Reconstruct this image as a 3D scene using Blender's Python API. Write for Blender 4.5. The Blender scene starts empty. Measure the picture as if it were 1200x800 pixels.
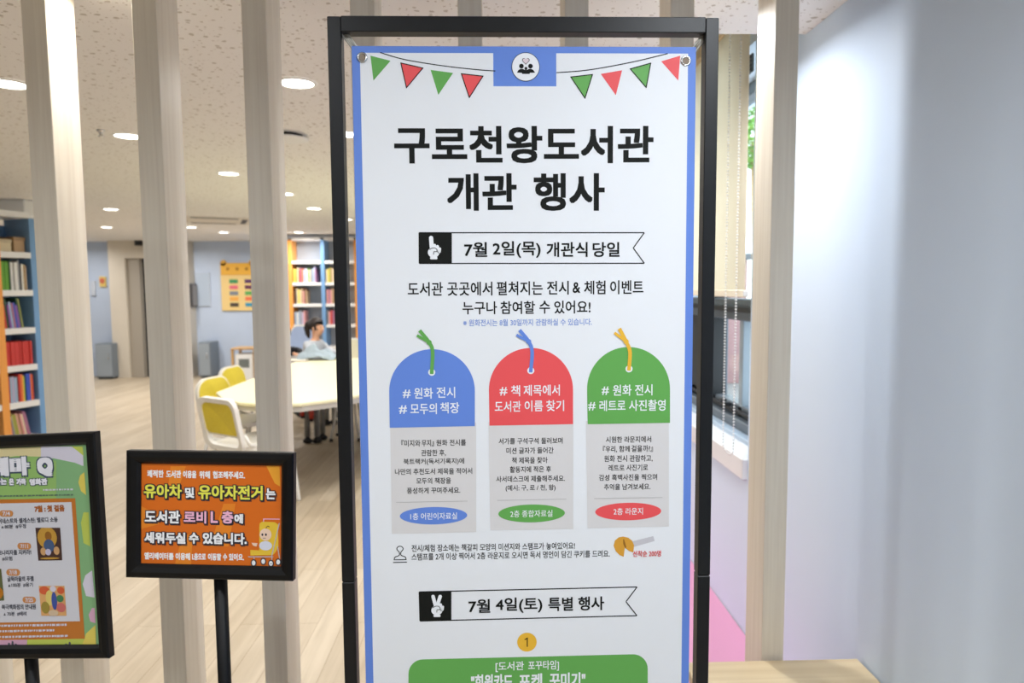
import bpy, bmesh, math, random
from mathutils import Vector, Matrix, noise
random.seed(7)
PI = math.pi
SC = bpy.context.scene
COL = SC.collection

# ------------------------------------------------------------------ camera
F, PITCH, YAW, ROLL = 800.0, math.radians(-4.43), math.radians(1.55), math.radians(.38)
CAM = Vector((0, 0, 1.5))
WV = Vector((math.sin(YAW)*math.cos(PITCH), math.cos(YAW)*math.cos(PITCH), math.sin(PITCH)))
_r = WV.cross(Vector((0, 0, 1))).normalized(); _u = _r.cross(WV)
RV = math.cos(ROLL)*_r - math.sin(ROLL)*_u
UV = math.sin(ROLL)*_r + math.cos(ROLL)*_u
cd = bpy.data.cameras.new('camera'); cam = bpy.data.objects.new('camera', cd); COL.objects.link(cam)
cam.matrix_world = Matrix(((RV.x, UV.x, -WV.x, CAM.x), (RV.y, UV.y, -WV.y, CAM.y), (RV.z, UV.z, -WV.z, CAM.z), (0, 0, 0, 1)))
cd.sensor_width = 36; cd.lens = 24; cd.clip_start = .02; cd.clip_end = 200
cd.dof.use_dof = True; cd.dof.focus_distance = 1.2; cd.dof.aperture_fstop = 4.5
SC.camera = cam

# ------------------------------------------------------------------ light and exposure
SC.view_settings.view_transform = 'Standard'; SC.view_settings.look = 'None'
SC.view_settings.gamma = 1; SC.view_settings.use_curve_mapping = False
SC.view_settings.exposure = 0.0
try:
    SC.cycles.use_denoising = True
    SC.cycles.max_bounces = 8
except Exception:
    pass
SKY_STRENGTH = 3.5
LAMP_ROOM = 10.5        # watts of each recessed lamp in the reading room
LAMP_LOBBY = 13.2       # watts of each recessed lamp on the lobby side
COL_ROOM = (1.0, .97, .93)
COL_LOBBY = (.90, .95, 1.0)
DISC_GLOW = 9.0
wd = bpy.data.worlds.new('overcast_sky'); SC.world = wd; wd.use_nodes = True
bg = wd.node_tree.nodes['Background']; bg.inputs[0].default_value = (.86, .93, 1, 1); bg.inputs[1].default_value = SKY_STRENGTH

# ------------------------------------------------------------------ materials
def lin(c):
    return tuple(((x/255)/12.92 if x/255 <= .04045 else ((x/255+.055)/1.055)**2.4) for x in c) + (1,)
MATS = {}
def mat(name, rgb, rough=.5, metal=0, emit=0, spec=.5, vary=0, scale=30, stretch=(1, 1, 1), bump=0):
    if name in MATS: return MATS[name]
    m = bpy.data.materials.new(name); m.use_nodes = True; nt = m.node_tree; b = nt.nodes['Principled BSDF']
    c = lin(rgb); b.inputs['Base Color'].default_value = c; b.inputs['Roughness'].default_value = rough
    b.inputs['Metallic'].default_value = metal; b.inputs['Specular IOR Level'].default_value = spec
    if emit:
        b.inputs['Emission Color'].default_value = c; b.inputs['Emission Strength'].default_value = emit
    if vary or bump:
        tc = nt.nodes.new('ShaderNodeTexCoord'); mp = nt.nodes.new('ShaderNodeMapping'); mp.inputs['Scale'].default_value = stretch
        nz = nt.nodes.new('ShaderNodeTexNoise'); nz.inputs['Scale'].default_value = scale; nz.inputs['Detail'].default_value = 4
        nt.links.new(tc.outputs['Object'], mp.inputs[0]); nt.links.new(mp.outputs[0], nz.inputs[0])
        if vary:
            rp = nt.nodes.new('ShaderNodeValToRGB')
            rp.color_ramp.elements[0].position = .3; rp.color_ramp.elements[1].position = .7
            rp.color_ramp.elements[0].color = tuple(x*(1-vary) for x in c[:3])+(1,)
            rp.color_ramp.elements[1].color = tuple(min(1, x*(1+vary)) for x in c[:3])+(1,)
            nt.links.new(nz.outputs['Fac'], rp.inputs[0]); nt.links.new(rp.outputs[0], b.inputs['Base Color'])
        if bump:
            bp = nt.nodes.new('ShaderNodeBump'); bp.inputs['Strength'].default_value = bump; bp.inputs['Distance'].default_value = .01
            nt.links.new(nz.outputs['Fac'], bp.inputs['Height']); nt.links.new(bp.outputs[0], b.inputs['Normal'])
    MATS[name] = m; return m

def wood_mat(name, light, dark, axis='Z', rough=.5, fine=90, ratio=.03):
    m = bpy.data.materials.new(name); m.use_nodes = True; nt = m.node_tree; N = nt.nodes; L = nt.links
    b = N['Principled BSDF']; b.inputs['Roughness'].default_value = rough
    tc = N.new('ShaderNodeTexCoord'); mp = N.new('ShaderNodeMapping')
    s = {'X': (ratio, 1, 1), 'Y': (1, ratio, 1), 'Z': (1, 1, ratio)}[axis]; mp.inputs['Scale'].default_value = s
    L.new(tc.outputs['Object'], mp.inputs[0])
    n1 = N.new('ShaderNodeTexNoise'); n1.inputs['Scale'].default_value = fine; n1.inputs['Detail'].default_value = 6; n1.inputs['Distortion'].default_value = .6
    n2 = N.new('ShaderNodeTexNoise'); n2.inputs['Scale'].default_value = fine*.22; n2.inputs['Detail'].default_value = 3; n2.inputs['Distortion'].default_value = 1.2
    L.new(mp.outputs[0], n1.inputs[0]); L.new(mp.outputs[0], n2.inputs[0])
    mx = N.new('ShaderNodeMath'); mx.operation = 'MULTIPLY_ADD'; mx.inputs[1].default_value = .55
    ad = N.new('ShaderNodeMath'); ad.operation = 'MULTIPLY'; ad.inputs[1].default_value = .45
    L.new(n2.outputs['Fac'], ad.inputs[0]); L.new(n1.outputs['Fac'], mx.inputs[0]); L.new(ad.outputs[0], mx.inputs[2])
    rp = N.new('ShaderNodeValToRGB'); rp.color_ramp.elements[0].position = .36; rp.color_ramp.elements[1].position = .62
    rp.color_ramp.elements[0].color = lin(dark); rp.color_ramp.elements[1].color = lin(light)
    L.new(mx.outputs[0], rp.inputs[0]); L.new(rp.outputs[0], b.inputs['Base Color'])
    MATS[name] = m; return m

def floor_mat():
    m = bpy.data.materials.new('oak_planks'); m.use_nodes = True; nt = m.node_tree; N = nt.nodes; L = nt.links
    b = N['Principled BSDF']; b.inputs['Roughness'].default_value = .42
    tc = N.new('ShaderNodeTexCoord'); mp = N.new('ShaderNodeMapping'); mp.inputs['Rotation'].default_value = (0, 0, PI/2)
    L.new(tc.outputs['Object'], mp.inputs[0])
    br = N.new('ShaderNodeTexBrick'); L.new(mp.outputs[0], br.inputs['Vector'])
    br.inputs['Color1'].default_value = lin((204, 190, 168)); br.inputs['Color2'].default_value = lin((190, 174, 150)); br.inputs['Mortar'].default_value = lin((156, 134, 108))
    br.inputs['Scale'].default_value = 1; br.inputs['Mortar Size'].default_value = .0012; br.inputs['Brick Width'].default_value = 1.2; br.inputs['Row Height'].default_value = .115; br.inputs['Bias'].default_value = 0
    m2 = N.new('ShaderNodeMapping'); m2.inputs['Scale'].default_value = (1, .07, 1); L.new(tc.outputs['Object'], m2.inputs[0])
    nz = N.new('ShaderNodeTexNoise'); nz.inputs['Scale'].default_value = 22; nz.inputs['Detail'].default_value = 5; nz.inputs['Distortion'].default_value = .8; L.new(m2.outputs[0], nz.inputs[0])
    rp = N.new('ShaderNodeValToRGB'); rp.color_ramp.elements[0].position = .35; rp.color_ramp.elements[1].position = .65
    rp.color_ramp.elements[0].color = (.84, .82, .79, 1); rp.color_ramp.elements[1].color = (1, 1, 1, 1); L.new(nz.outputs['Fac'], rp.inputs[0])
    mx = N.new('ShaderNodeMix'); mx.data_type = 'RGBA'; mx.blend_type = 'MULTIPLY'; mx.inputs[0].default_value = 1
    L.new(br.outputs['Color'], mx.inputs[6]); L.new(rp.outputs[0], mx.inputs[7]); L.new(mx.outputs[2], b.inputs['Base Color'])
    return m

def ceiling_mat():
    m = bpy.data.materials.new('fissured_ceiling_tile'); m.use_nodes = True; nt = m.node_tree; N = nt.nodes; L = nt.links
    b = N['Principled BSDF']; b.inputs['Roughness'].default_value = .9
    tc = N.new('ShaderNodeTexCoord')
    nz = N.new('ShaderNodeTexNoise'); nz.inputs['Scale'].default_value = 55; nz.inputs['Detail'].default_value = 2; L.new(tc.outputs['Object'], nz.inputs[0])
    sub = N.new('ShaderNodeVectorMath'); sub.operation = 'MULTIPLY_ADD'; sub.inputs[1].default_value = (.012, .012, 0); L.new(nz.outputs['Color'], sub.inputs[0]); L.new(tc.outputs['Object'], sub.inputs[2])
    def spots(scale, lo, hi, thr_lo, thr_hi):
        mp = N.new('ShaderNodeMapping'); mp.inputs['Scale'].default_value = scale; L.new(sub.outputs[0], mp.inputs[0])
        vo = N.new('ShaderNodeTexVoronoi'); vo.voronoi_dimensions = '2D'; vo.inputs['Scale'].default_value = 1; L.new(mp.outputs[0], vo.inputs['Vector'])
        sx = N.new('ShaderNodeSeparateColor'); L.new(vo.outputs['Color'], sx.inputs[0])
        mr = N.new('ShaderNodeMapRange'); mr.inputs['From Min'].default_value = lo; mr.inputs['From Max'].default_value = hi; mr.inputs['To Min'].default_value = thr_lo; mr.inputs['To Max'].default_value = thr_hi
        L.new(sx.outputs[0], mr.inputs[0])
        lt = N.new('ShaderNodeMath'); lt.operation = 'LESS_THAN'; L.new(vo.outputs['Distance'], lt.inputs[0]); L.new(mr.outputs[0], lt.inputs[1])
        return lt
    a = spots((23, 27, 1), .45, 1, 0, .24); c = spots((44, 52, 1), .55, 1, 0, .20)
    mxm = N.new('ShaderNodeMath'); mxm.operation = 'MAXIMUM'; L.new(a.outputs[0], mxm.inputs[0]); L.new(c.outputs[0], mxm.inputs[1])
    mx = N.new('ShaderNodeMix'); mx.data_type = 'RGBA'; mx.inputs[6].default_value = lin((240, 238, 235)); mx.inputs[7].default_value = lin((196, 189, 180))
    L.new(mxm.outputs[0], mx.inputs[0]); L.new(mx.outputs[2], b.inputs['Base Color'])
    return m

M_FLOOR = floor_mat(); M_CEIL = ceiling_mat()
M_SLAT = wood_mat('pale_ash_veneer', (238, 229, 212), (226, 215, 197), 'Z')
M_BENCH = wood_mat('birch_board', (234, 214, 176), (218, 194, 154), 'X', fine=40)
M_STOOL = wood_mat('beech', (196, 160, 112), (176, 138, 92), 'Z', fine=40)
M_WALL_R = mat('pale_blue_paint', (214, 230, 250), .6, vary=.012, scale=3)
M_WALL_B = mat('blue_wall_paint', (196, 210, 232), .6, vary=.02, scale=4)
M_BEIGE = mat('beige_wall_panel', (216, 207, 192), .6, vary=.02, scale=4)
M_WHITE = mat('white_paint', (236, 236, 234), .5)
M_SILL = mat('white_sill', (240, 242, 246), .3)
M_FRAME = mat('black_steel', (12, 14, 18), .42, spec=.4, bump=.02, scale=300)
M_SIGN = mat('black_plastic_frame', (8, 8, 9), .45, spec=.3)
M_CHROME = mat('chrome', (205, 205, 205), .22, 1)
M_GREYAL = mat('grey_aluminium', (92, 103, 114), .4)
M_DARKAL = mat('dark_rubber_gasket', (28, 31, 36), .5)
M_GLASS = None

# ------------------------------------------------------------------ mesh helpers
BASE = {}
class MB:
    def __init__(s): s.v = []; s.f = []; s.m = []; s.mats = []; s.sm = []
    def mi(s, m):
        if m not in s.mats: s.mats.append(m)
        return s.mats.index(m)
    def add(s, vs, fs, m, smooth=False, M=None):
        o = len(s.v); k = s.mi(m)
        s.v += [(M @ Vector(p)) if M else Vector(p) for p in vs]
        for f in fs: s.f.append(tuple(i+o for i in f)); s.m.append(k); s.sm.append(smooth)
    def bm(s, b, m, smooth=False, M=None):
        b.verts.ensure_lookup_table(); b.verts.index_update()
        s.add([v.co.copy() for v in b.verts], [[v.index for v in f.verts] for f in b.faces], m, smooth, M); b.free()
    def box(s, lo, hi, m, bev=0, M=None, seg=1):
        b = bmesh.new(); bmesh.ops.create_cube(b, size=1)
        lo = Vector(lo); hi = Vector(hi)
        for v in b.verts: v.co = Vector(((lo[i]+hi[i])/2 + v.co[i]*(hi[i]-lo[i])) for i in range(3))
        if bev: bmesh.ops.bevel(b, geom=b.edges[:], offset=bev, segments=seg, affect='EDGES', profile=.5)
        s.bm(b, m, False, M)
    def tube(s, pts, r, m, n=10, caps=True, M=None, closed=False):
        pts = [Vector(p) for p in pts]; vs = []; fs = []; k = len(pts)
        rs = r if isinstance(r, (list, tuple)) else [r]*k
        up = None
        for i, p in enumerate(pts):
            if closed: t = pts[(i+1) % k]-pts[i-1]
            else: t = (pts[min(i+1, k-1)]-pts[max(i-1, 0)])
            t.normalize()
            if up is None: up = t.orthogonal().normalized()
            else:
                up = (up - t*up.dot(t))
                up = up.normalized() if up.length > 1e-6 else t.orthogonal().normalized()
            w = t.cross(up)
            for j in range(n):
                a = 2*PI*j/n; vs.append(p + (up*math.cos(a)+w*math.sin(a))*rs[i])
        for i in range(k if closed else k-1):
            for j in range(n):
                i2 = (i+1) % k
                fs.append((i*n+j, i*n+(j+1) % n, i2*n+(j+1) % n, i2*n+j))
        if caps and not closed:
            fs.append(tuple(range(n))[::-1]); fs.append(tuple((k-1)*n+j for j in range(n)))
        s.add(vs, fs, m, True, M)
    def lathe(s, prof, m, n=28, M=None, smooth=True):
        vs = []; fs = []; k = len(prof)
        for r, z in prof:
            for j in range(n):
                a = 2*PI*j/n; vs.append(Vector((r*math.cos(a), r*math.sin(a), z)))
        for i in range(k-1):
            for j in range(n): fs.append((i*n+j, i*n+(j+1) % n, (i+1)*n+(j+1) % n, (i+1)*n+j))
        s.add(vs, fs, m, smooth, M)
    def ball(s, c, r, m, n=12, M=None):
        b = bmesh.new(); bmesh.ops.create_uvsphere(b, u_segments=n, v_segments=max(6, n*2//3), radius=1)
        r = r if isinstance(r, (tuple, list)) else (r, r, r)
        for v in b.verts: v.co = Vector((c[i]+v.co[i]*r[i]) for i in range(3))
        s.bm(b, m, True, M)
    def prism(s, poly, z0, z1, m, M=None, bev=0):
        b = bmesh.new(); f = b.faces.new([b.verts.new((x, y, z0)) for x, y in poly])
        r = bmesh.ops.extrude_face_region(b, geom=[f])
        for v in r['geom']:
            if isinstance(v, bmesh.types.BMVert): v.co.z = z1
        bmesh.ops.recalc_face_normals(b, faces=b.faces[:])
        if bev: bmesh.ops.bevel(b, geom=b.edges[:], offset=bev, segments=2, affect='EDGES')
        s.bm(b, m, False, M)
    def build(s, name, parent=None, base=None):
        me = bpy.data.meshes.new(name)
        off = Vector(base) if base is not None else (BASE.get(parent, Vector()) if parent else Vector())
        me.from_pydata([tuple(p-off) for p in s.v], [], s.f)
        for m in s.mats: me.materials.append(m)
        me.polygons.foreach_set('material_index', s.m); me.polygons.foreach_set('use_smooth', s.sm); me.update()
        o = bpy.data.objects.new(name, me); COL.objects.link(o)
        if parent: o.parent = parent; BASE[o] = off
        else: o.location = off; BASE[o] = off
        return o
def tag(o, label=None, cat=None, group=None, kind=None):
    if label: o['label'] = label
    if cat: o['category'] = cat
    if group: o['group'] = group
    if kind: o['kind'] = kind
    return o
def thing(name, label, cat, loc=(0, 0, 0), group=None):
    o = bpy.data.objects.new(name, None); o.empty_display_size = .1; COL.objects.link(o); o.location = loc; BASE[o] = Vector(loc)
    return tag(o, label, cat, group)
def struct(name, mb, parent=None):
    o = mb.build(name, parent); 
    if not parent: o['kind'] = 'structure'
    return o
def dup(root, loc, rz=0, label=None, group=None):
    r = root.copy(); COL.objects.link(r); r.location = loc; r.rotation_euler = (0, 0, rz)
    if label: r['label'] = label
    if group: r['group'] = group
    for ch in list(root.children):
        c = ch.copy(); COL.objects.link(c); c.parent = r
        for g in list(ch.children):
            d = g.copy(); COL.objects.link(d); d.parent = c
    return r
def ray(px, py): return WV + RV*((px-600)/F) + UV*((400-py)/F)
def on(px, py, axis, val):
    d = ray(px, py); return CAM + d*((val-CAM[axis])/d[axis])
def hit(px, py, O, N):
    d = ray(px, py); return CAM + d*((O-CAM).dot(N)/d.dot(N))

# ------------------------------------------------------------------ lettering
_tc = bpy.data.curves.new('lettering', 'FONT'); _tc.fill_mode = 'FRONT'; _tc.resolution_u = 3
_to = bpy.data.objects.new('lettering', _tc); COL.objects.link(_to)
_cache = {}
def glyphs(s):
    if s in _cache: return _cache[s]
    _tc.body = s; _to.update_tag(); bpy.context.view_layer.update()
    ev = _to.evaluated_get(bpy.context.evaluated_depsgraph_get()); me = ev.to_mesh()
    v = [(p.co.x, p.co.y) for p in me.vertices]; f = [tuple(q.vertices) for q in me.polygons]; ev.to_mesh_clear()
    x0 = min(p[0] for p in v); x1 = max(p[0] for p in v); y0 = min(p[1] for p in v); y1 = max(p[1] for p in v)
    _cache[s] = (v, f, (x0, x1, y0, y1)); return _cache[s]

EPS = .00025
class Panel:
    """A flat printed sheet: origin, right, up and outward directions; prints lie in thin layers on it."""
    def __init__(s, O, R, V, N): s.O, s.R, s.V, s.N = Vector(O), Vector(R), Vector(V), Vector(N)
    def uv(s, px, py):
        d = hit(px, py, s.O, s.N)-s.O; return (d.dot(s.R), d.dot(s.V))
    def pt(s, u, v, l): return s.O + s.R*u + s.V*v + s.N*(l*EPS)
class Print(MB):
    def __init__(s, panel): MB.__init__(s); s.p = panel
    def P(s, pts): return [s.p.uv(*q) for q in pts]
    def poly(s, pts, m, l=1, px=True):
        if px: pts = s.P(pts)
        s.add([s.p.pt(u, v, l) for u, v in pts], [tuple(range(len(pts)))], m)
    def disc(s, c, r, m, l=1, n=40, ry=None):
        u, v = s.p.uv(*c); k = s.k(c); ry = ry or r
        s.poly([(u+r*k*math.cos(2*PI*i/n), v+ry*k*math.sin(2*PI*i/n)) for i in range(n)], m, l, False)
    def k(s, c):
        a = s.p.uv(c[0]-5, c[1]); b = s.p.uv(c[0]+5, c[1]); return math.hypot(b[0]-a[0], b[1]-a[1])/10
    def line(s, pts, w, m, l=1, px=True, closed=False, round_=True):
        k = s.k(pts[0]) if px else 1
        if px: pts = s.P(pts)
        h = w*k/2; n = len(pts)
        for i in range(n if closed else n-1):
            a = Vector(pts[i]); b = Vector(pts[(i+1) % n]); d = (b-a)
            if d.length < 1e-9: continue
            d.normalize(); q = Vector((-d.y, d.x))*h; e = d*h*(.9 if round_ else 0)
            s.poly([tuple(a-e-q), tuple(b+e-q), tuple(b+e+q), tuple(a-e+q)], m, l + i*.002, False)
    def text(s, t, x0, x1, yc, h, m, l=1, bold=0, tilt=0):
        """fit the ink of t to a box in the sheet"""
        v, f, (a0, a1, b0, b1) = glyphs(t)
        u0, v0 = s.p.uv((x0+x1)/2, yc); k = s.k(((x0+x1)/2, yc)); W = (x1-x0)*k; H = h*k
        c, sn = math.cos(tilt), math.sin(tilt)
        offs = [(0, 0)] if not bold else [(bold*k*a_, bold*k*b_) for a_, b_ in ((-1, -1), (1, -1), (1, 1), (-1, 1), (0, -1), (1, 0), (0, 1), (-1, 0))]
        W -= 2*bold*k; H -= 2*bold*k
        base = [(((x-a0)/(a1-a0)-.5)*W, ((y-b0)/(b1-b0)-.5)*H) for x, y in v]
        base = [(x*c-y*sn, x*sn+y*c) for x, y in base]
        for i, (dx, dy) in enumerate(offs):
            s.add([s.p.pt(u0+x+dx, v0+y+dy, l+i*.02) for x, y in base], f, m)

# ================================================================== STRUCTURE
CZ = 2.36; WX = 1.077; FY = 12.2
b = MB(); b.box((-9, -4, -.1), (1.6, FY+.3, 0), M_FLOOR); struct('floor', b)
b = MB()
b.box((-9, -4, CZ), (.74, FY+.3, CZ+.42), M_CEIL); b.box((.74, -4, CZ), (1.6, 2.38, CZ+.42), M_CEIL)
b.box((.74, 2.38, 2.78), (1.6, FY+.3, 2.86), M_WHITE); b.box((.74, 5.6, CZ), (1.6, FY+.3, 2.78), M_CEIL)
struct('ceiling', b)
WY0, WY1, WZ0, WZ1 = 2.83, 4.75, .70, 2.5
b = MB()
b.box((WX, -4, 0), (1.46, WY0, 2.8), M_WALL_R); b.box((WX, WY1, 0), (1.46, FY+.3, 2.8), M_WALL_R)
b.box((WX, WY0, 0), (1.46, WY1, WZ0), M_WALL_R); b.box((WX, WY0, WZ1), (1.46, WY1, 2.8), M_WALL_R)
struct('wall_right', b)
b = MB(); b.box((-9, FY, 0), (1.1, FY+.3, CZ), M_WALL_B)
for i in range(40):
    pass
struct('wall_far', b)
b = MB(); b.box((-9.2, -4, 0), (-9, FY+.3, CZ), M_WALL_B); struct('wall_left', b)
b = MB(); b.box((-9, -4.2, 0), (1.5, -4, CZ), M_WHITE); struct('wall_back', b)

# beige block with the recessed dark door on the far wall
xa = on(128, 330, 1, FY-.25).x; xb = on(221, 330, 1, FY-.25).x; xd0 = on(147, 330, 1, FY-.25).x; xd1 = xd0+1.05
b = MB(); y0 = FY-.25
b.box((xa, y0, 0), (xd0, FY, CZ), M_BEIGE); b.box((xd1, y0, 0), (xb, FY, CZ), M_BEIGE); b.box((xd0, y0, 2.06), (xd1, FY, CZ), M_BEIGE)
struct('trim_1', b)
b = MB(); b.box((xd0, FY-.08, 0), (xd1, FY-.01, 2.06), mat('dark_door', (40, 44, 50), .4), .004); dr = struct('door_1', b)
b = MB(); b.box((xd0, FY-.2, 0), (xd0+.22, FY-.08, 2.06), mat('grey_door_jamb', (168, 160, 148), .5), .004); b.build('door_jamb', dr)
b = MB(); b.tube([(xd0+.34, FY-.1, 1.0), (xd0+.34, FY-.13, 1.0), (xd0+.34, FY-.13, 1.25), (xd0+.34, FY-.1, 1.25)], .012, M_CHROME); b.build('door_handle', dr)

# dropped beam above the left bookcase
b = MB(); b.box((-8.9, 6.55, 2.2), (-4.35, 6.9, CZ), M_WHITE, .01)
struct('trim_2', b)

# window in the right wall
GX = 1.30
def glass_mat():
    m = bpy.data.materials.new('window_glass'); m.use_nodes = True; nt = m.node_tree; nt.nodes.remove(nt.nodes['Principled BSDF'])
    t = nt.nodes.new('ShaderNodeBsdfTransparent'); t.inputs[0].default_value = (.93, .97, .97, 1)
    g = nt.nodes.new('ShaderNodeBsdfGlossy'); g.inputs['Roughness'].default_value = .02
    mx = nt.nodes.new('ShaderNodeMixShader'); mx.inputs[0].default_value = .07; nt.links.new(t.outputs[0], mx.inputs[1]); nt.links.new(g.outputs[0], mx.inputs[2])
    nt.links.new(mx.outputs[0], nt.nodes['Material Output'].inputs[0]); return m
M_GLASS = glass_mat()
b = MB()
b.box((GX-.03, WY0, WZ1-.06), (GX+.05, WY1, WZ1), M_GREYAL, .004)
b.box((GX-.05, WY0, 1.33), (GX+.05, WY1, 1.44), M_GREYAL, .006); b.box((GX-.07, WY0, 1.375), (GX-.045, WY1, 1.40), M_DARKAL, .003)
b.box((GX-.03, WY0, .80), (GX+.05, WY1, .89), M_GREYAL, .006); b.box((GX-.08, WY0, .77), (GX-.03, WY1, .835), M_GREYAL, .006)
b.box((GX-.05, WY0, .85), (GX-.03, WY1, .87), M_DARKAL, .002); b.box((GX-.13, WY0, .745), (GX-.08, WY1, .79), mat('pale_blue_aluminium', (170, 190, 210), .35), .004)
b.box((GX-.03, 3.435, .80), (GX+.03, 3.485, 1.36), mat('pale_grey_aluminium', (150, 164, 176), .4), .004)
b.box((GX-.04, 3.88, .80), (GX+.05, 4.03, 2.47), M_GREYAL, .004); b.box((GX-.05, 3.85, .86), (GX+.03, 3.88, 2.2), M_DARKAL, .002)
b.box((GX-.03, 4.03, .80), (GX+.04, WY1, 1.36), M_DARKAL, .004)
b.box((GX-.03, WY0, .8), (GX+.05, WY0+.06, 2.47), M_GREYAL, .004); b.box((GX-.03, WY1-.05, 1.4), (GX+.05, WY1, 2.47), M_GREYAL, .004)
wn = struct('window_1', b)
b = MB(); b.box((GX, WY0+.05, .88), (GX+.006, 3.49, 1.36), M_GLASS); b.box((GX, 3.56, .88), (GX+.006, 3.86, 1.36), M_GLASS); b.box((GX, WY0+.05, 1.43), (GX+.006, 3.86, 2.45), M_GLASS); b.box((GX, 4.02, 1.43), (GX+.006, WY1-.04, 2.45), M_GLASS)
b.build('pane', wn)
b = MB(); b.box((WX-.022, WY0+.004, WZ0-.022), (GX+.02, WY1-.004, .768), M_SILL, .004); b.build('window_sill', wn)
b = MB(); b.box((GX-.075, 3.56, .872), (GX-.04, 3.64, .892), M_DARKAL, .004); b.tube([(GX-.07, 3.6, .885), (GX-.085, 3.6, .9), (GX-.085, 3.52, .91)], .008, M_DARKAL); b.build('window_handle', wn)

# ================================================================== BANNER AND ITS STAND
M_PW = mat('banner_fabric_white', (238, 240, 244), .55, bump=.05, scale=900)
M_PB = mat('print_blue', (100, 138, 222), .55); M_PK = mat('print_black', (20, 22, 20), .6, spec=.2)
M_PG = mat('print_green', (100, 172, 82), .55); M_PR = mat('print_red', (240, 84, 88), .55)
M_PY = mat('print_yellow', (240, 186, 52), .55); M_PGR = mat('print_pale_grey', (222, 219, 219), .55)
M_PLB = mat('print_soft_blue', (128, 156, 220), .55); M_PRULE = mat('print_rule_grey', (190, 188, 188), .55)
M_PWH = mat('print_white', (244, 246, 250), .55); M_PRED2 = mat('print_red_letters', (226, 92, 92), .55)
X0, X1, TZ, BY = -.2745, .3885, 1.958, 1.19
tw = .0225
st = thing('banner_stand', 'tall black steel frame stand holding the white library banner', 'banner stand', (.057, 1.2025, 0))
for xa_, xb_ in ((X0, X0+tw), (X1-tw, X1)):
    b = MB(); b.box((xa_, BY, .98), (xb_, BY+.025, TZ-.001), M_FRAME, .0012); b.box((xa_, BY, .02), (xb_, BY+.025, .9785), M_FRAME, .0012)
    b.box((xa_+.002, BY+.002, .97), (xb_-.002, BY+.023, .99), M_FRAME)
    b.build('post', st)
b = MB(); b.box((X0+tw, BY, TZ-.026), (X1-tw, BY+.025, TZ), M_FRAME, .0012); b.build('top_bar', st)
b = MB(); b.box((X0+tw, BY, .05), (X1-tw, BY+.025, .075), M_FRAME, .0012); b.build('bottom_bar', st)
for xx in (X0, X1-tw):
    b = MB(); b.box((xx, BY-.2, 0), (xx+tw, BY+.22, .022), M_FRAME, .0012); b.build('foot', st)
SY = 1.202
TLp = on(412, 54.5, 1, SY); TRp = on(815.7, 54.5, 1, SY)
sxl, sxr, szt = TLp.x, TRp.x, (TLp.z+TRp.z)/2; szb = .115; tiltk = .008
Vv = Vector((0, tiltk, 1)).normalized(); Nn = Vector((0, -1, tiltk)).normalized()
PB = Panel(((sxl+sxr)/2, SY, szt), (1, 0, 0), Vv, Nn)
hw = (sxr-sxl)/2; H = (szt-szb)
bn = thing('banner', 'white fabric event banner with blue border hung in the black frame', 'banner', ((sxl+sxr)/2, SY, szb))
q = Print(PB)
# sheet with a hem: front in blue, white field over it
bm_ = bmesh.new()
q.add([PB.pt(-hw, 0, 0), PB.pt(hw, 0, 0), PB.pt(hw, -H, 0), PB.pt(-hw, -H, 0), PB.pt(-hw, 0, -3), PB.pt(hw, 0, -3), PB.pt(hw, -H, -3), PB.pt(-hw, -H, -3)],
      [(0, 3, 2, 1), (4, 5, 6, 7), (0, 1, 5, 4), (1, 2, 6, 5), (2, 3, 7, 6), (3, 0, 4, 7)], M_PB)
bm_.free()
bw = .0138; bt = .0112
tl, tr = -.0545, .0535
q.poly([(-hw+bw, -H+bt), (hw-bw, -H+bt), (hw-bw, -bt), (tr, -bt), (tr, -.0665), (tl, -.0665), (tl, -bt), (-hw+bw, -bt)], M_PW, 1, False)
q.build('sheet', bn)
# eyelets
for c in ((424.5, 67.5), (803.5, 71.5)):
    u, v = PB.uv(*c); b = MB()
    O = PB.pt(u, v, 2); Mx = Matrix((( PB.R.x, PB.V.x, PB.N.x, O.x), (PB.R.y, PB.V.y, PB.N.y, O.y), (PB.R.z, PB.V.z, PB.N.z, O.z), (0, 0, 0, 1)))
    b.lathe([(.0052, 0), (.0058, .0016), (.0072, .0022), (.0088, .0012), (.0092, 0)], M_CHROME, 28, Mx)
    b.lathe([(.0001, .0003), (.0053, .0003)], mat('eyelet_shade', (150, 135, 120), .8), 28, Mx)
    b.build('eyelet', bn)['label'] = 'metal eyelet'
# spring hooks from the frame corners through the eyelets
for sx, c, k in ((1, (424.5, 67.5), (402, 37.5)), (-1, (803.5, 71.5), (829, 37.5))):
    u, v = PB.uv(*c); A = PB.pt(u, v, 6); B = on(k[0], k[1], 1, 1.204); A2 = A.lerp(B, .25); A2.y = SY+.012
    d = (B-A).normalized(); s_ = Vector((0, 1, 0)).cross(d).normalized()
    b = MB(); w = .0042
    Bk = B.copy(); top = B - d*.005
    lo = A.lerp(B, .42); lo.y = SY+.006
    loop = [lo+s_*w, top+s_*w, B+s_*w*.5, B-s_*w*.5, top-s_*w, lo-s_*w, lo-s_*w*.5-d*.003, lo+s_*w*.5-d*.003]
    zc = mat('zinc_wire', (206, 202, 192), .4, .5)
    b.tube(loop, .0016, zc, 8, closed=True); b.tube([lo+s_*w*.33, top+s_*w*.33], .0013, zc, 8); b.tube([lo-s_*w*.33, top-s_*w*.33], .0013, zc, 8)
    b.tube([lo, A2, A+Vector((0, .012, 0))], .0011, M_CHROME, 8)
    b.tube([B+Vector((-.001*sx, 0, -.0035)), B+Vector((-.003*sx, 0, .006))], .0045, M_DARKAL, 10)
    b.build('spring_hook', st)['label'] = 'thin metal spring hook at a top corner'
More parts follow.
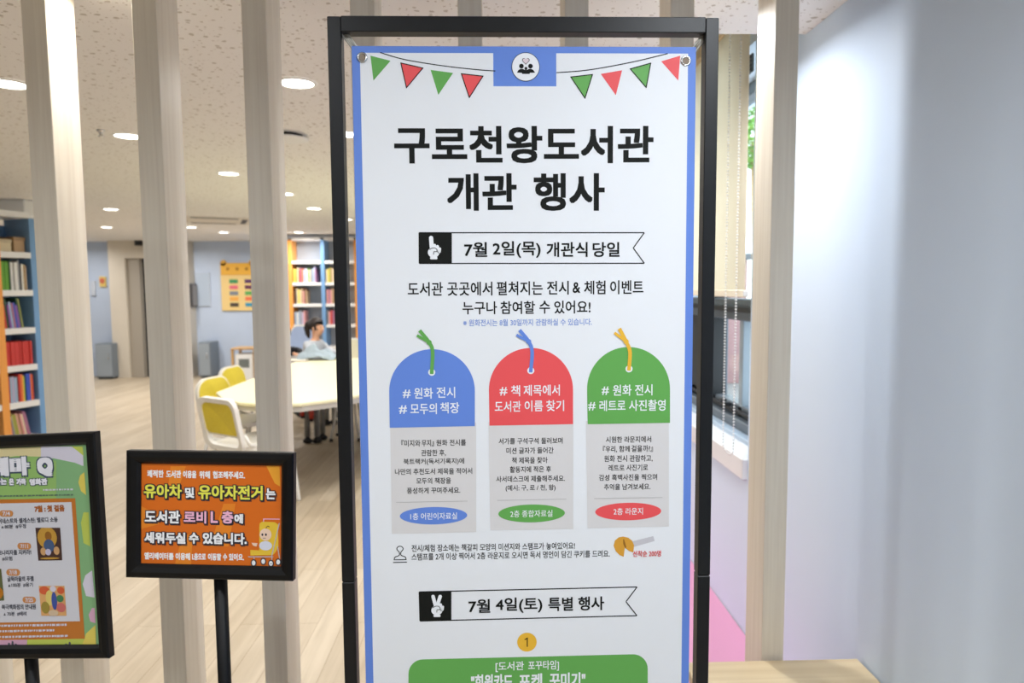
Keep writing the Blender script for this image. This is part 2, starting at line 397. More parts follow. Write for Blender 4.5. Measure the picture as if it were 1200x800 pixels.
# bunting
q = Print(PB)
def curve(pts, n=10):
    out = []
    for i in range(len(pts)-1):
        p0 = pts[max(i-1, 0)]; p1 = pts[i]; p2 = pts[i+1]; p3 = pts[min(i+2, len(pts)-1)]
        for j in range(n):
            t = j/n
            out.append(tuple(.5*(2*p1[k]+(p2[k]-p0[k])*t+(2*p0[k]-5*p1[k]+4*p2[k]-p3[k])*t*t+(3*p1[k]-p0[k]-3*p2[k]+p3[k])*t**3) for k in (0, 1)))
    return out+[pts[-1]]
q.line(curve([(446, 61.8), (475, 70), (520, 77.3), (558, 81.6), (580, 83.2)]), 1.1, M_PK, 2)
q.build('printed_bunting_line', bn); q = Print(PB)
q.line(curve([(652.5, 85.2), (690, 82), (740, 73), (782, 63)]), 1.1, M_PK, 2)
q.build('printed_bunting_line', bn)
for tri, mm, ol in (([(434.2, 65.3), (457.7, 71.3), (437.7, 94.5)], M_PG, 0), ([(469.8, 73.9), (495.7, 79.8), (476.4, 102.9)], M_PR, 1),
                    ([(504.7, 82), (531, 85.5), (513.7, 111.2)], M_PG, 0), ([(540.6, 86.5), (566, 89.3), (550, 114.3)], M_PR, 1),
                    ([(668.9, 90.3), (694.3, 87.4), (685.5, 115.2)], M_PG, 1), ([(704, 86.7), (729, 82.4), (721.6, 111.6)], M_PR, 0),
                    ([(738.5, 80.8), (762.5, 74.1), (757.2, 102.6)], M_PG, 1), ([(774.8, 72), (797, 65.3), (794.8, 94.5)], M_PR, 0)):
    q = Print(PB); q.poly(tri[::-1], mm, 2)
    if ol: q.line(tri, 1.1, M_PK, 3, closed=True)
    q.build('printed_flag', bn)['label'] = ('green' if mm is M_PG else 'red')+' printed pennant'+(' with black outline' if ol else '')
# emblem
q = Print(PB); q.disc((616, 78.5), 16.6, M_PK, 2); q.disc((616, 78.5), 15.9, M_PWH, 3)
for cx, cy, r in ((611, 77.7), (622, 77.7)) and ((611, 77.7, 2.7), (621.6, 77.7, 2.7), (616.3, 80.3, 1.7)): q.disc((cx, cy), r, M_PK, 4)
q.poly([(605.7, 85.3), (607.5, 82.3), (610, 80.9), (613, 81), (614.5, 82), (618, 82), (619.5, 81), (622.5, 80.9), (625, 82.3), (627, 85.3), (621, 85.5), (620.5, 86.8), (612, 86.8), (611.5, 85.5)][::-1], M_PK, 4)
def heart(cx, cy, s): return [(cx+s*16*math.sin(t)**3/16, cy-s*(13*math.cos(t)-5*math.cos(2*t)-2*math.cos(3*t)-math.cos(4*t))/16) for t in [2*PI*i/32 for i in range(32)]]
q.poly(heart(616.2, 71.6, 4.5)[::-1], mat('print_mid_grey', (120, 112, 116), .55), 4); q.poly(heart(616.2, 71.5, 3.5)[::-1], mat('print_pale_pink', (232, 214, 220), .55), 5)
q.build('printed_emblem', bn)['label'] = 'round white emblem of a heart over three black figures'
# title
q = Print(PB)
q.text('구로천왕도서관', 462.7, 766.5, 169.5, 43, M_PK, 2, 1.2); q.text('개관', 524, 605.5, 225, 43.4, M_PK, 2, 1.2); q.text('행사', 625.5, 708.7, 225, 43.4, M_PK, 2, 1.2)
q.build('printed_title', bn)['label'] = 'large black title lettering'
# ribbons with a hand picture
def ribbon(L, Rt, Lb, Rb, notch, xs, label):
    q = Print(PB)
    q.line([L, Rt, notch, Rb, Lb], 1.3, M_PK, 2, closed=True, round_=False)
    sx = xs; f = (sx-L[0])/(Rt[0]-L[0])
    a = (sx, L[1]+(Rt[1]-L[1])*f); c = (sx, Lb[1]+(Rb[1]-Lb[1])*f)
    q.poly([L, Lb, c, a], M_PK, 3)
    o = q.build('printed_ribbon', bn); o['label'] = label; return o
def hand(par, kind, ox, oy, s):
    q = Print(PB); T = lambda x, y: (ox+x*s, oy+y*s)
    def cap(a, c, w, m, l): 
        q.line([T(*a), T(*c)], w*s, m, l, round_=False); q.disc(T(*a), w*s/2, m, l+.1, 20); q.disc(T(*c), w*s/2, m, l+.2, 20)
    WH = M_PWH
    if kind == 1: cap((-2.3, -12.5), (-1.6, -2), 4.8, WH, 4); cap((1.6, -4), (1.8, 0), 3.6, WH, 4.4)
    else: cap((-3.9, -12.4), (-1.2, -2), 4.2, WH, 4); cap((4.6, -12.4), (1.2, -2), 4.2, WH, 4.4)
    cap((5.0, -2.6), (5.2, 1.6), 3.6, WH, 4.8); cap((7.6, 0), (7.2, 3.2), 3.2, WH, 5)
    q.disc(T(.6, 4.2), 6.6*s, WH, 5.2, 30, 6*s); cap((-2, 10.6), (3.6, 10.6), 3, WH, 5.6)
    for ln in (curve([T(-4, .8), T(-1, -.8), T(2.6, -.8), T(4.6, 1.4), T(3.6, 3.2), T(1, 3.3), T(.6, 6.2)], 6), curve([T(6, 4.8), T(4.6, 2.4)], 4)): q.line(ln, .7*s, M_PK, 6.5)
    o = q.build('hand_picture', par); o['label'] = 'white pointing hand' if kind == 1 else 'white hand making a two finger sign'
r1 = ribbon((491.2, 272.6), (755, 272.6), (491.4, 308.6), (755, 308.4), (742, 290.5), 529.5, 'outlined date ribbon with black square holding a pointing hand')
hand(r1, 1, 507.6, 291.5, 1.02)
q = Print(PB)
for t, a, c in (('7월', 544, 571), ('2일(목)', 577.5, 633.5), ('개관식', 640.5, 688.5), ('당일', 694.5, 726)): q.text(t, a, c, 292.3, 19.5 if '(' in t else 17.2, M_PK, 3, .32)
q.build('date_lettering', r1)
r2 = ribbon((491.3, 693.2), (746.5, 687.4), (492.2, 727.3), (746.3, 721), (733.5, 704.6), 529, 'outlined date ribbon with black square holding a two finger hand')
hand(r2, 2, 511.4, 710.5, .98)
q = Print(PB)
for t, a, c, y in (('7월', 549, 574.5, 709.7), ('4일(토)', 581, 635.5, 708.6), ('특별', 642.5, 671.5, 707.4), ('행사', 677.5, 708, 706.6)): q.text(t, a, c, y, 18.6 if '(' in t else 16.6, M_PK, 3, .32)
q.build('date_lettering', r2)
q = Print(PB)
for t, a, c in (('도서관', 477.8, 519), ('곳곳에서', 524, 577), ('펼쳐지는', 582, 636), ('전시', 641, 666.5), ('&', 671, 680), ('체험', 684.5, 709.5), ('이벤트', 715, 754)): q.text(t, a, c, 338.6-(a-477)*.009, 16.2 if t != '&' else 12.5, M_PK, 2, .22)
for t, a, c in (('누구나', 542, 582.5), ('참여할', 586.5, 627), ('수', 632, 644.5), ('있어요!', 649.5, 692)): q.text(t, a, c, 360.6-(a-542)*.009, 15.2, M_PK, 2, .22)
q.build('printed_paragraph', bn)
q = Print(PB); q.text('※ 원화전시는 8월 30일까지 관람하실 수 있습니다.', 543, 693.7, 377.6, 8, M_PLB, 2, .1); q.build('printed_footnote', bn)['label'] = 'small soft blue line of lettering'
# three tag shaped event cards
def card(x0, x1, yt, yb0, yb1, gx0, gx1, gy0, gy1, col, cordcol, hole, cord, heads, body, rule, oval, label):
    q = Print(PB); q.poly([(gx0-2, yb0-4), (gx0, gy0), (gx1, gy1), (gx1, yb1-4)], M_PGR, 2); q.line([rule[0], rule[1]], .7, M_PRULE, 3)
    cd_ = q.build('event_card', bn); cd_['label'] = label
    q = Print(PB); cx = (x0+x1)/2; r = (x1-x0)/2; ry = 49
    pts = [(cx-r*math.cos(PI*i/36), yt+ry-ry*math.sin(PI*i/36)) for i in range(37)]
    q.poly(([(x0+.6, yb0)]+pts+[(x1, yb1)])[::-1], col, 3); q.disc(hole, 4.1, M_PWH, 4)
    for t, a, c, y, h in heads: q.text(t, a, c, y, h, M_PWH, 4, .16)
    q.build('card_heading', cd_)
    q = Print(PB); q.line(curve([hole, cord[0], cord[1], cord[2]], 6), 4.2, cordcol, 6); q.line(curve([cord[1], cord[3]], 3), 3.2, cordcol, 7); q.disc(cord[1], 3, cordcol, 8)
    q.build('cord_picture', cd_)
    q = Print(PB)
    for t, a, c, y in body: q.text(t, a, c, y, 8.0 if any(z in t for z in '()『』,/') else 7.4, M_PK, 3, .08)
    q.build('card_lettering', cd_)
    q = Print(PB); (ox0, ox1, oy0, oy1, ocol, ot, oa, oc, oy) = oval
    q.disc(((ox0+ox1)/2, (oy0+oy1)/2), (ox1-ox0)/2, ocol, 3, 48, (oy1-oy0)/2); q.text(ot, oa, oc, oy, 8.2, M_PWH, 4, .06); q.build('oval_badge', cd_)
card(456.2, 556.5, 409, 501, 499, 459.3, 558, 625.2, 623, M_PB, M_PG, (506, 436), [(507, 412), (503, 401), (493, 388.5), (490, 393.5)],
     [('#', 472, 481.3, 461.2, 10), ('원화', 485.3, 507.5, 460.5, 13), ('전시', 511.7, 533.4, 459.6, 13), ('#', 467.6, 477, 479.6, 10), ('모두의', 481, 512, 478.7, 13), ('책장', 516, 538.3, 477.6, 13)],
     [('『미지와', 470.3, 492.6, 519.1), ('무지』', 494.3, 508.5, 518.9), ('원화', 511.3, 524.4, 518.5), ('전시를', 526.9, 546, 518.2), ('관람한 후,', 493.6, 522.4, 530.4), ('북트랙커(독서기록지)에', 473, 544, 540.7), ('나만의 추천도서 제목을 적어서', 463, 553.4, 552), ('모두의 책장을', 488, 528.5, 563), ('풍성하게 꾸며주세요.', 477, 539.4, 574.3)],
     [(464.6, 588.3), (547.6, 586.8)], (468.7, 547.6, 593.5, 614.3, M_PB, '1층 어린이자료실', 481, 535.7, 604.4), 'blue arched event card on the left with green cord')
card(573, 671.5, 407.5, 498.5, 496.7, 574.5, 671.8, 621, 619.5, M_PR, M_PB, (622, 434), [(623.5, 412), (619.5, 400), (610, 388), (606.5, 393)],
     [('#', 585.5, 594.5, 458.2, 10), ('책', 599, 609.5, 457.6, 13), ('제목에서', 613.5, 656, 457, 13), ('도서관', 579.8, 610.5, 476, 13), ('이름', 614.8, 636.3, 475.4, 13), ('찾기', 640, 661, 475, 13)],
     [('서가를 구석구석 둘러보며', 584.5, 659.3, 516.3), ('미션 글자가 들어간', 593.5, 648.7, 527.6), ('책 제목을 찾아', 600, 641.7, 539), ('활동지에 적은 후', 597.5, 645.8, 549.6), ('사서데스크에 제출해주세요.', 581.6, 662, 560.6), ('(예시: 구, 로 / 천, 왕)', 592.6, 651, 571.6)],
     [(583, 586), (663.4, 584.4)], (584, 662, 590.6, 611.9, M_PG, '2층 종합자료실', 598, 647.4, 601.4), 'red arched event card in the middle with blue cord')
card(688, 785, 406.4, 496.8, 495.2, 688.5, 783.7, 618.5, 616.5, M_PG, M_PY, (737, 432), [(738, 412), (733.5, 400), (726.5, 386.5), (721, 390.5)],
     [('#', 705, 713.5, 457.6, 10), ('원화', 718, 740, 457, 13), ('전시', 744, 764.5, 456.6, 13), ('#', 689.2, 697.8, 475.8, 10), ('레트로', 702.3, 733, 475, 13), ('사진촬영', 737, 779.8, 474.6, 13)],
     [('시원한 라운지에서', 709.9, 763, 514.6), ('『우리,', 706.5, 723, 526.1), ('함께', 725.5, 737.8, 525.6), ('걸을까?』', 740, 765, 525.3), ('원화 전시 관람하고,', 708, 764.7, 537), ('레트로 사진기로', 713, 759.3, 547.6), ('감성 흑백사진을 찍으며', 702, 770, 558.9), ('추억을 남겨보세요.', 707.8, 762.2, 570)],
     [(696.5, 583.8), (776, 582.6)], (697.5, 774.8, 588.6, 609.4, M_PR, '2층 라운지', 719, 753.3, 598.8), 'green arched event card on the right with yellow cord')
# stamp picture, notice, cookie picture
q = Print(PB)
q.line(curve([(462, 655.6), (463, 652.5), (467.5, 650.5), (468, 647), (465.2, 643.2), (466.2, 640.6), (468.8, 639.7), (471.4, 640.6), (472.4, 643.2), (469.8, 647), (470.3, 650.3), (474.8, 652.2), (475.9, 655.3)], 5), 1.0, M_PK, 2)
q.line([(462, 655.6), (475.9, 655.3)], 1.0, M_PK, 2.5); q.line([(461.2, 658.7), (476.4, 658.3)], 1.1, M_PK, 2); q.build('stamp_picture', bn)
q = Print(PB)
q.text('전시/체험 장소에는 책갈피 모양의 미션지와 스탬프가 놓여있어요!', 482.7, 674, 640.6, 8.6, M_PK, 2, .1)
q.text('스탬프를 2개 이상 찍어서 2층 라운지로 오시면 독서 명언이 담긴 쿠키를 드려요.', 482.7, 715, 650.3, 8.6, M_PK, 2, .1)
q.build('printed_notice', bn)
q = Print(PB); mo = mat('print_cookie', (222, 160, 52), .55); mo2 = mat('print_cookie_brown', (164, 108, 30), .55)
q.poly([(739, 634.5), (765.5, 627.8), (767, 633.6), (742, 640.6)][::-1], mat('print_paper_strip', (205, 202, 208), .55), 2)
q.poly([(732.2, 640.2), (730.8, 652), (726, 650), (721.5, 645.5), (719, 639), (720.5, 633), (725, 629.2), (730, 628.3), (736, 629.6), (740.5, 633), (743, 638.5), (742, 647), (737, 645.2), (733, 642)][::-1], mo, 3)
q.poly([(730, 631), (731.4, 632), (734, 640.5), (732.6, 642.2), (730.3, 637)][::-1], mo2, 4)
q.text('선착순 200명', 741.5, 774.5, 648.2, 7.4, M_PRED2, 5, .12); q.build('cookie_picture', bn)['label'] = 'broken golden fortune cookie with red lettering'
q = Print(PB); q.disc((617.5, 752), 11.4, M_PY, 2); q.line([(615.2, 748.9), (617.9, 747.2), (617.9, 756.8)], 1.15, M_PK, 3); q.build('number_badge', bn)['label'] = 'yellow disc with the number 1'
q = Print(PB)
def rrect(x0, x1, y0l, y0r, y1, r, n=8):
    top = lambda x: y0l+(y0r-y0l)*(x-x0)/(x1-x0)
    P = [(x0, y1)]
    P += [(x0+r-r*math.cos(PI/2*i/n), top(x0+r)+r-r*math.sin(PI/2*i/n)) for i in range(n+1)]
    P += [(x1-r+r*math.sin(PI/2*i/n), top(x1-r)+r-r*math.cos(PI/2*i/n)) for i in range(n+1)]
    return P+[(x1, y1)]
q.poly(rrect(478.7, 759, 772.6, 765.8, 900, 17)[::-1], M_PG, 2)
q.text('[도서관', 580.7, 614, 780.6, 12.6, M_PWH, 3, .15); q.text('포꾸타임]', 619, 655, 779.6, 12.6, M_PWH, 3, .15)
for t, a, c, y in (('"회원카드', 552, 601, 798.4), ('포켓', 608, 636, 797.6), ('꾸미기"', 644, 686, 796.4)): q.text(t, a, c, y, 18.5, M_PWH, 3, .45)
q.build('programme_panel', bn)['label'] = 'green rounded panel with white lettering'

# ================================================================== SIGN STANDS
def rotm(yaw, lean, roll):
    return Matrix.Rotation(yaw, 3, 'Z') @ Matrix.Rotation(-lean, 3, 'X') @ Matrix.Rotation(roll, 3, 'Y')
def sign_stand(name, label, cen, ang, W, Hh, fw, polepx, ptop):
    cen = Vector(cen); R = rotm(*[math.radians(a) for a in ang]); Mx = Matrix.Translation(cen) @ R.to_4x4()
    x = on(polepx[0], polepx[1], 1, cen.y+.03).x
    t = thing(name, label, 'sign stand', (x, cen.y+.03, 0))
    b = MB(); prof = [(0, .018), (0, .003), (.003, 0), (fw*.45, -.001), (fw*.8, .002), (fw, .008), (fw, .018)]
    vs = []; fs = []
    for ins, d in prof:
        for sx, sz in ((-1, 1), (1, 1), (1, -1), (-1, -1)): vs.append(Vector((sx*(W/2-ins), d, sz*(Hh/2-ins))))
    for i in range(len(prof)-1):
        for j in range(4): fs.append((i*4+j, i*4+(j+1) % 4, (i+1)*4+(j+1) % 4, (i+1)*4+j))
    b.add(vs, fs, M_SIGN, False, Mx); b.box((-W/2+.002, .0125, -Hh/2+.002), (W/2-.002, .0185, Hh/2-.002), M_SIGN, M=Mx); b.build('sign_frame', t)
    b = MB(); bot = Mx @ Vector((0, .016, -Hh/2+.03)); b.tube([(x, cen.y+.03, .012), (x, cen.y+.03, bot.z)], .0128, M_SIGN, 20); b.build('pole', t)
    b = MB(); b.box((x-.02, cen.y+.008, bot.z-.02), (x+.02, cen.y+.046, bot.z+.05), M_SIGN, .004); b.build('bracket', t)
    b = MB(); b.lathe([(0, .014), (.05, .014), (.14, .010), (.15, .006), (.15, 0), (0, 0)], M_SIGN, 40, Matrix.Translation((x, cen.y+.03, 0))); b.build('base_plate', t)
    N = R @ Vector((0, -1, 0)); return t, Panel(Mx @ Vector((0, .0105, 0)), R @ Vector((1, 0, 0)), R @ Vector((0, 0, 1)), N), W/2-fw, Hh/2-fw
tO, PO, ow, oh = sign_stand('sign_stand', 'small black stand with an orange pushchair parking notice', (-.5621, 1.3256, 1.0592), (-3.8, 3.89, .74), .335, .2514, .0262, (259, 690), 0)
M_OR = mat('notice_orange', (226, 112, 26), .4); M_OR2 = mat('notice_light_orange', (240, 140, 40), .4); M_OY = mat('notice_amber', (244, 168, 50), .4)
M_OUT = mat('notice_outline', (42, 40, 52), .4); M_NW = mat('notice_white', (250, 250, 252), .4); M_NYG = mat('notice_lime', (240, 236, 90), .4); M_NP = mat('notice_pink', (248, 190, 216), .4)
q = Print(PO); q.poly([(-ow, -oh), (ow, -oh), (ow, oh), (-ow, oh)], M_OR, 0, False)
q.poly([(312, 545.5), (327.5, 546), (328.3, 570), (322, 566)][::-1], M_OY, 1); q.poly([(200, 546), (218, 546), (206, 582), (196, 580)][::-1], M_OR2, 1)
q.poly([(164, 592), (188, 604), (186, 614), (164, 620)][::-1], M_OR2, 1); q.poly([(246, 640), (262, 590), (276, 590), (268, 640)][::-1], M_OR2, 1); q.poly([(205, 661), (214, 626), (226, 626), (224, 661)][::-1], M_OR2, 1)
q.build('notice_sheet', tO)['label'] = 'orange notice sheet'
q = Print(PO)
def otext(t, a, c, y0, y1, m, ow_=1.0, b_=.55):
    yc = (y0+y1)/2; h = y1-y0
    q.text(t, a-ow_+1, c+ow_+1, yc+1.3, h+2*ow_, M_OUT, 2, b_+ow_); q.text(t, a-ow_, c+ow_, yc, h+2*ow_, M_OUT, 2.4, b_+ow_); q.text(t, a, c, yc, h, m, 3, b_)
for t, a, c in (('쾌적한', 172.5, 192), ('도서관', 194.8, 212.3), ('이용을', 214.6, 230.3), ('위해', 233.5, 246.3), ('협조해주세요.', 249.5, 287.3)): q.text(t, a, c, 554.8+(a-172)*.02, 8.6, M_NW, 2, .3)
for t, a, c in (('엘리베이터를', 169.3, 203.6), ('이용해', 205.8, 223), ('L층으로', 225.2, 241.4), ('이동할', 243.8, 259.4), ('수', 261.4, 266.4), ('있어요.', 268.4, 286)): q.text(t, a, c, 651.3+(a-170)*.012, 8.2, M_NW, 2, .3)
for t, a, c, y0, y1, m in (('유아차', 168.7, 213.3, 567.2, 583.3, M_NYG), ('및', 217, 227.8, 571, 583, M_NW), ('유아자전거', 232.5, 308, 568.4, 585, M_NYG), ('는', 311.7, 323, 572.2, 584.6, M_NW),
                           ('도서관', 169.8, 211.2, 597.8, 612.8, M_NW), ('로비', 215.5, 242, 598.6, 612.8, M_NP), ('L', 247, 255.5, 599, 612.4, M_NP), ('층', 260, 273.6, 598.6, 613, M_NP), ('에', 274.8, 285, 602, 613, M_NW),
                           ('세워두실', 169.3, 217.6, 623.4, 636.4, M_NW), ('수', 221.8, 233, 624, 636.6, M_NW), ('있습니다.', 237.8, 289.4, 624, 637.4, M_NW)): otext(t, a, c, y0, y1, m)
q.build('notice_lettering', tO)
# plain pushchair drawing with a baby
q = Print(PO); sy = mat('notice_seat_yellow', (240, 200, 62), .4); lav = mat('notice_pale_lilac', (224, 226, 240), .4); dk = M_OUT; skin_p = mat('notice_skin', (246, 214, 190), .4); gr = mat('notice_silver', (200, 196, 200), .4)
q.line([(309, 612), (309, 607.8), (327.5, 608)], 1, M_NP, 2); q.line([(327.5, 613), (318.5, 652)], 1.1, gr, 5)
q.poly([(304, 618), (304.5, 613), (307, 611), (322, 611.5), (326, 614), (326.5, 640), (323.5, 646), (320, 650), (293.6, 650.5), (293.6, 644), (304, 644.5)][::-1], sy, 3)
q.line([(291.5, 652), (320, 652)], 1.1, gr, 4); q.line([(298, 652), (298, 656)], 1, gr, 4); q.line([(319, 652), (318.6, 656)], 1, gr, 4); q.line([(325.5, 640), (328, 655)], 1, gr, 4)
q.disc((311.5, 626), 7, skin_p, 5, 30, 7); q.disc((311.5, 639), 7.6, lav, 4.4, 30, 5.4); q.poly([(295, 635.5), (302, 636), (301, 640), (297, 639)][::-1], skin_p, 5)
for ex in (307.8, 312): q.disc((ex, 626), 1.1, dk, 6, 14, 1.5)
q.line([(308.5, 630), (311.5, 630)], .5, dk, 6); q.line(curve([(312, 618.5), (314, 616), (316, 617)], 4), .7, mat('notice_hair', (120, 90, 50), .4), 6)
for wx, wy in ((297.6, 659), (308.9, 657.3), (317.9, 659.6), (326.4, 658)): q.disc((wx, wy), 3.4, dk, 6, 24, 4.2); q.disc((wx, wy), 2.2, M_NW, 7, 24, 2.9)
q.disc((318.2, 659.8), .7, dk, 8, 12)
q.build('pushchair_picture', tO)['label'] = 'drawing of a baby in a yellow pushchair'

tF, PF, fw2, fh2 = sign_stand('sign_stand', 'larger black stand with a green film programme poster at left edge', (-.9778, 1.4094, .9702), (-8.28, 3.56, -3.45), .345, .4673, .0262, (37.8, 790), 0)
g1 = mat('poster_green', (150, 190, 110), .35); g2 = mat('poster_teal_green', (134, 180, 128), .35); g3 = mat('poster_cream', (222, 208, 158), .35); g4 = mat('poster_lilac_white', (216, 212, 226), .35)
g5 = mat('poster_yellow', (226, 206, 96), .35); g6 = mat('poster_brown_orange', (196, 118, 46), .35); g7 = mat('poster_white', (214, 214, 222), .35); g8 = mat('poster_pink', (218, 170, 196), .35); g9 = mat('poster_lime', (192, 204, 92), .35)
gi = mat('poster_ink', (86, 88, 98), .35); go = mat('poster_outline', (92, 104, 122), .35)
q = Print(PF); q.poly([(-fw2, -fh2), (fw2, -fh2), (fw2, fh2), (-fw2, fh2)], g2, 0, False)
def clip(pts): # keep a printed patch on its sheet
    out = []
    for p_ in pts:
        u, v = PF.uv(*p_); out.append((max(-fw2, min(fw2, u)), max(-fh2, min(fh2, v))))
    return out
def patch(pts, m, l): q.poly(clip(pts), m, l, False)
patch([(-80, 524), (50, 523.5), (50, 535), (20, 534), (-80, 545)][::-1], g3, 1); patch([(48, 523), (97, 523), (98, 546), (88, 542), (64, 537), (48, 536)][::-1], g4, 1.2)
patch([(-80, 545), (20, 534), (50, 535), (66, 540), (66, 584), (-80, 590)][::-1], g1, 1.1); patch([(84, 523), (97, 523), (98, 534), (92, 529)][::-1], g9, 1.3)
patch([(92, 565), (94, 557), (99, 553), (101, 580), (95, 575)][::-1], g5, 1.4); patch([(95, 612), (98, 600), (104, 600), (106, 640), (98, 636)][::-1], g9, 1.4)
patch([(97, 684), (100, 674), (108, 668), (111, 700), (101, 698)][::-1], g4, 1.4); patch([(104, 720), (108, 712), (111, 712), (112, 730), (106, 728)][::-1], g8, 1.4); patch([(97, 760), (101, 742), (112, 732), (113, 760)][::-1], g5, 1.5)
patch([(-80, 748), (32, 748), (32, 760), (-80, 760)][::-1], g8, 1.2); patch([(32, 748), (98, 748), (99, 760), (32, 760)][::-1], g9, 1.2)
patch([(-78, 592), (0, 585), (88.3, 583.6), (99.5, 748), (0, 749.5), (-78, 751)][::-1], g6, 2); patch([(-74, 597), (0, 589.6), (84, 588), (94, 727.5), (0, 729), (-74, 731)][::-1], g7, 3)
for x_, y_ in ((10, 755), (14, 753), (18, 756), (77, 756), (81, 754), (90, 757)): patch([(x_, y_-2.5), (x_+2, y_-2), (x_+2.4, y_+2), (x_-.4, y_+2)][::-1], gi, 3)
q.build('poster_sheet', tF)['label'] = 'green and pink film programme sheet'
q = Print(PF)
for t, a, c, y, h in (('시네마', -34, 35, 546.8, 20), ('Q', 44, 62.4, 546.8, 20.5)): q.text(t, a-1.2, c+1.2, y+.5, h+2.6, mat('poster_outline_dark', (70, 82, 104), .35), 4, 2.9); q.text(t, a, c, y, h, mat('poster_letter_white', (236, 236, 244), .35), 5, 1.7)
for t, a, c in (('찾아가는', -20, 8.4), ('온', 11, 17), ('가족', 19.6, 31), ('영화관', 35, 56)): q.text(t, a-.7, c+.7, 564.3, 8.6, mat('poster_outline_dark', (70, 82, 104), .35), 4, 1.2); q.text(t, a, c, 564.2, 7.2, mat('poster_letter_white', (236, 236, 244), .35), 5, .5)
rnd = random.Random(3)
def dashes(x0, x1, y0, y1, m, h=2.4, l=5):
    x = x0
    while x < x1:
        w = rnd.uniform(1.2, 4.2); w = min(w, x1-x); t = (x-x0)/(x1-x0); y = y0+(y1-y0)*t
        q.poly(clip([(x, y-h/2), (x+w, y-h/2), (x+w, y+h/2*rnd.uniform(.3, 1)), (x, y+h/2)][::-1]), m, l, False); x += w+rnd.uniform(.5, 1.3)
dashes(51, 86, 573.8, 573, g4, 2); dashes(0, 86, 581, 579.4, mat('poster_slate', (96, 116, 104), .35), 1.6)
q.text('7월 : 첫 걸음', 41, 76, 595.5, 7.2, mat('poster_title_brown', (170, 96, 40), .35), 5, .35)
for t, a, c, y in (('어네스트와 셀레스틴: 멜로디 소동', -2, 68, 609.3), ('모나리자를 지켜라!', -2, 37, 646.8), ('굴뚝마을의 푸펠', 9, 40, 677.8), ('북극백화점의 안내원', 2.5, 42.5, 710.6)): q.text(t, a, c, y, 5.6, gi, 5, .15)
for t, a, c, y in (('80분  #우정', 6, 31, 616.3), ('#모험', 3, 15, 654), ('100분  #용기', 14, 39, 684.8), ('70분  #배려', 9, 31.5, 718.6)): q.text(t, a, c, y, 4.6, gi, 5, .1)
for x_, y_ in ((3.5, 617), (11.5, 685.6), (6, 719.2)): q.poly([(x_-1.5, y_+1.5), (x_+1.5, y_+1.5), (x_, y_-1.6)], gi, 5)
for x0_, x1_, y0_, y1_ in ((-60, 79, 734, 731.5), (-60, 64, 740.5, 738), (-60, 80, 747, 744.6)): dashes(x0_, x1_, y0_, y1_, g4, 2.6, 4)
q.build('poster_lettering', tF)
for t, x0_, x1_, y0_, y1_ in (('7/4', 0, 16, 598, 604.6), ('7/11', 21, 37, 636, 643), ('7/18', 8, 24, 666.6, 673.8), ('7/25', 27, 42.6, 699, 705.8)):
    q = Print(PF); h_ = (y1_-y0_)/2; cy_ = (y0_+y1_)/2
    q.line([(x0_+h_, cy_), (x1_-h_, cy_)], 2*h_, mat('poster_tag_orange', (206, 140, 82), .35), 5, round_=False); q.disc((x0_+h_, cy_), h_, mat('poster_tag_orange', (206, 140, 82), .35), 5.1, 18); q.disc((x1_-h_, cy_), h_, mat('poster_tag_orange', (206, 140, 82), .35), 5.2, 18)
    q.text(t, (x0_+x1_)/2-4.5, (x0_+x1_)/2+4.5, cy_, 4.4, g4, 6, .15); q.build('date_tag', tF)['label'] = 'orange date tag'
def mini(quad, base, blobs, label):
    q = Print(PF); uv_ = clip(quad); q.poly(uv_[::-1], base, 5, False)
    def L(s, t): 
        a = Vector(uv_[0]).lerp(Vector(uv_[1]), s); c = Vector(uv_[3]).lerp(Vector(uv_[2]), s); return tuple(a.lerp(c, t))
    for i, (s, t, rx, ry, m) in enumerate(blobs):
        q.poly([L(max(0, min(1, s+rx*math.cos(-2*PI*j/18))), max(0, min(1, t+ry*math.sin(-2*PI*j/18)))) for j in range(18)][::-1], m, 6+i*.3, False)
    # the strip sampling above keeps blobs inside the card
    q.build('film_card', tF)['label'] = label
c_ = lambda n, rgb: mat('poster_'+n, rgb, .35)
mini([(42, 618), (71, 618), (73.5, 656), (45.5, 656.5)], c_('plum', (74, 50, 46)), [(.45, .3, .4, .34, c_('gold', (196, 150, 62))), (.5, .25, .14, .14, c_('amber', (150, 100, 40))), (.5, .55, .22, .2, c_('navy', (70, 92, 130))), (.25, .72, .12, .12, c_('tan', (206, 160, 110))), (.8, .7, .12, .13, c_('tan', (206, 160, 110))), (.45, .74, .12, .1, c_('lavender', (196, 190, 214))), (.5, .93, .4, .03, c_('gold', (196, 150, 62)))], 'dark gold film card')
mini([(46, 686), (76, 686), (78.5, 721), (49, 721)], c_('apricot', (224, 170, 110)), [(.2, .15, .2, .14, c_('coral', (214, 96, 58))), (.55, .1, .12, .1, g4), (.85, .15, .14, .12, c_('coral', (214, 96, 58))), (.4, .4, .16, .26, c_('straw', (226, 204, 116))), (.57, .5, .11, .3, c_('royal', (64, 84, 160))), (.8, .42, .14, .12, c_('leaf', (70, 130, 84))), (.82, .72, .18, .16, c_('rose', (206, 110, 104))), (.2, .72, .16, .2, c_('olive', (160, 140, 62))), (.5, .9, .2, .1, c_('biscuit', (214, 190, 160)))], 'bright many coloured film card')
mini([(-24, 667), (2, 666), (5.5, 703), (-20, 705)], c_('moss', (96, 100, 62)), [(.5, .75, .5, .25, c_('ochre', (190, 120, 30))), (.5, .25, .4, .2, c_('slate2', (110, 116, 100)))], 'green and ochre film card')

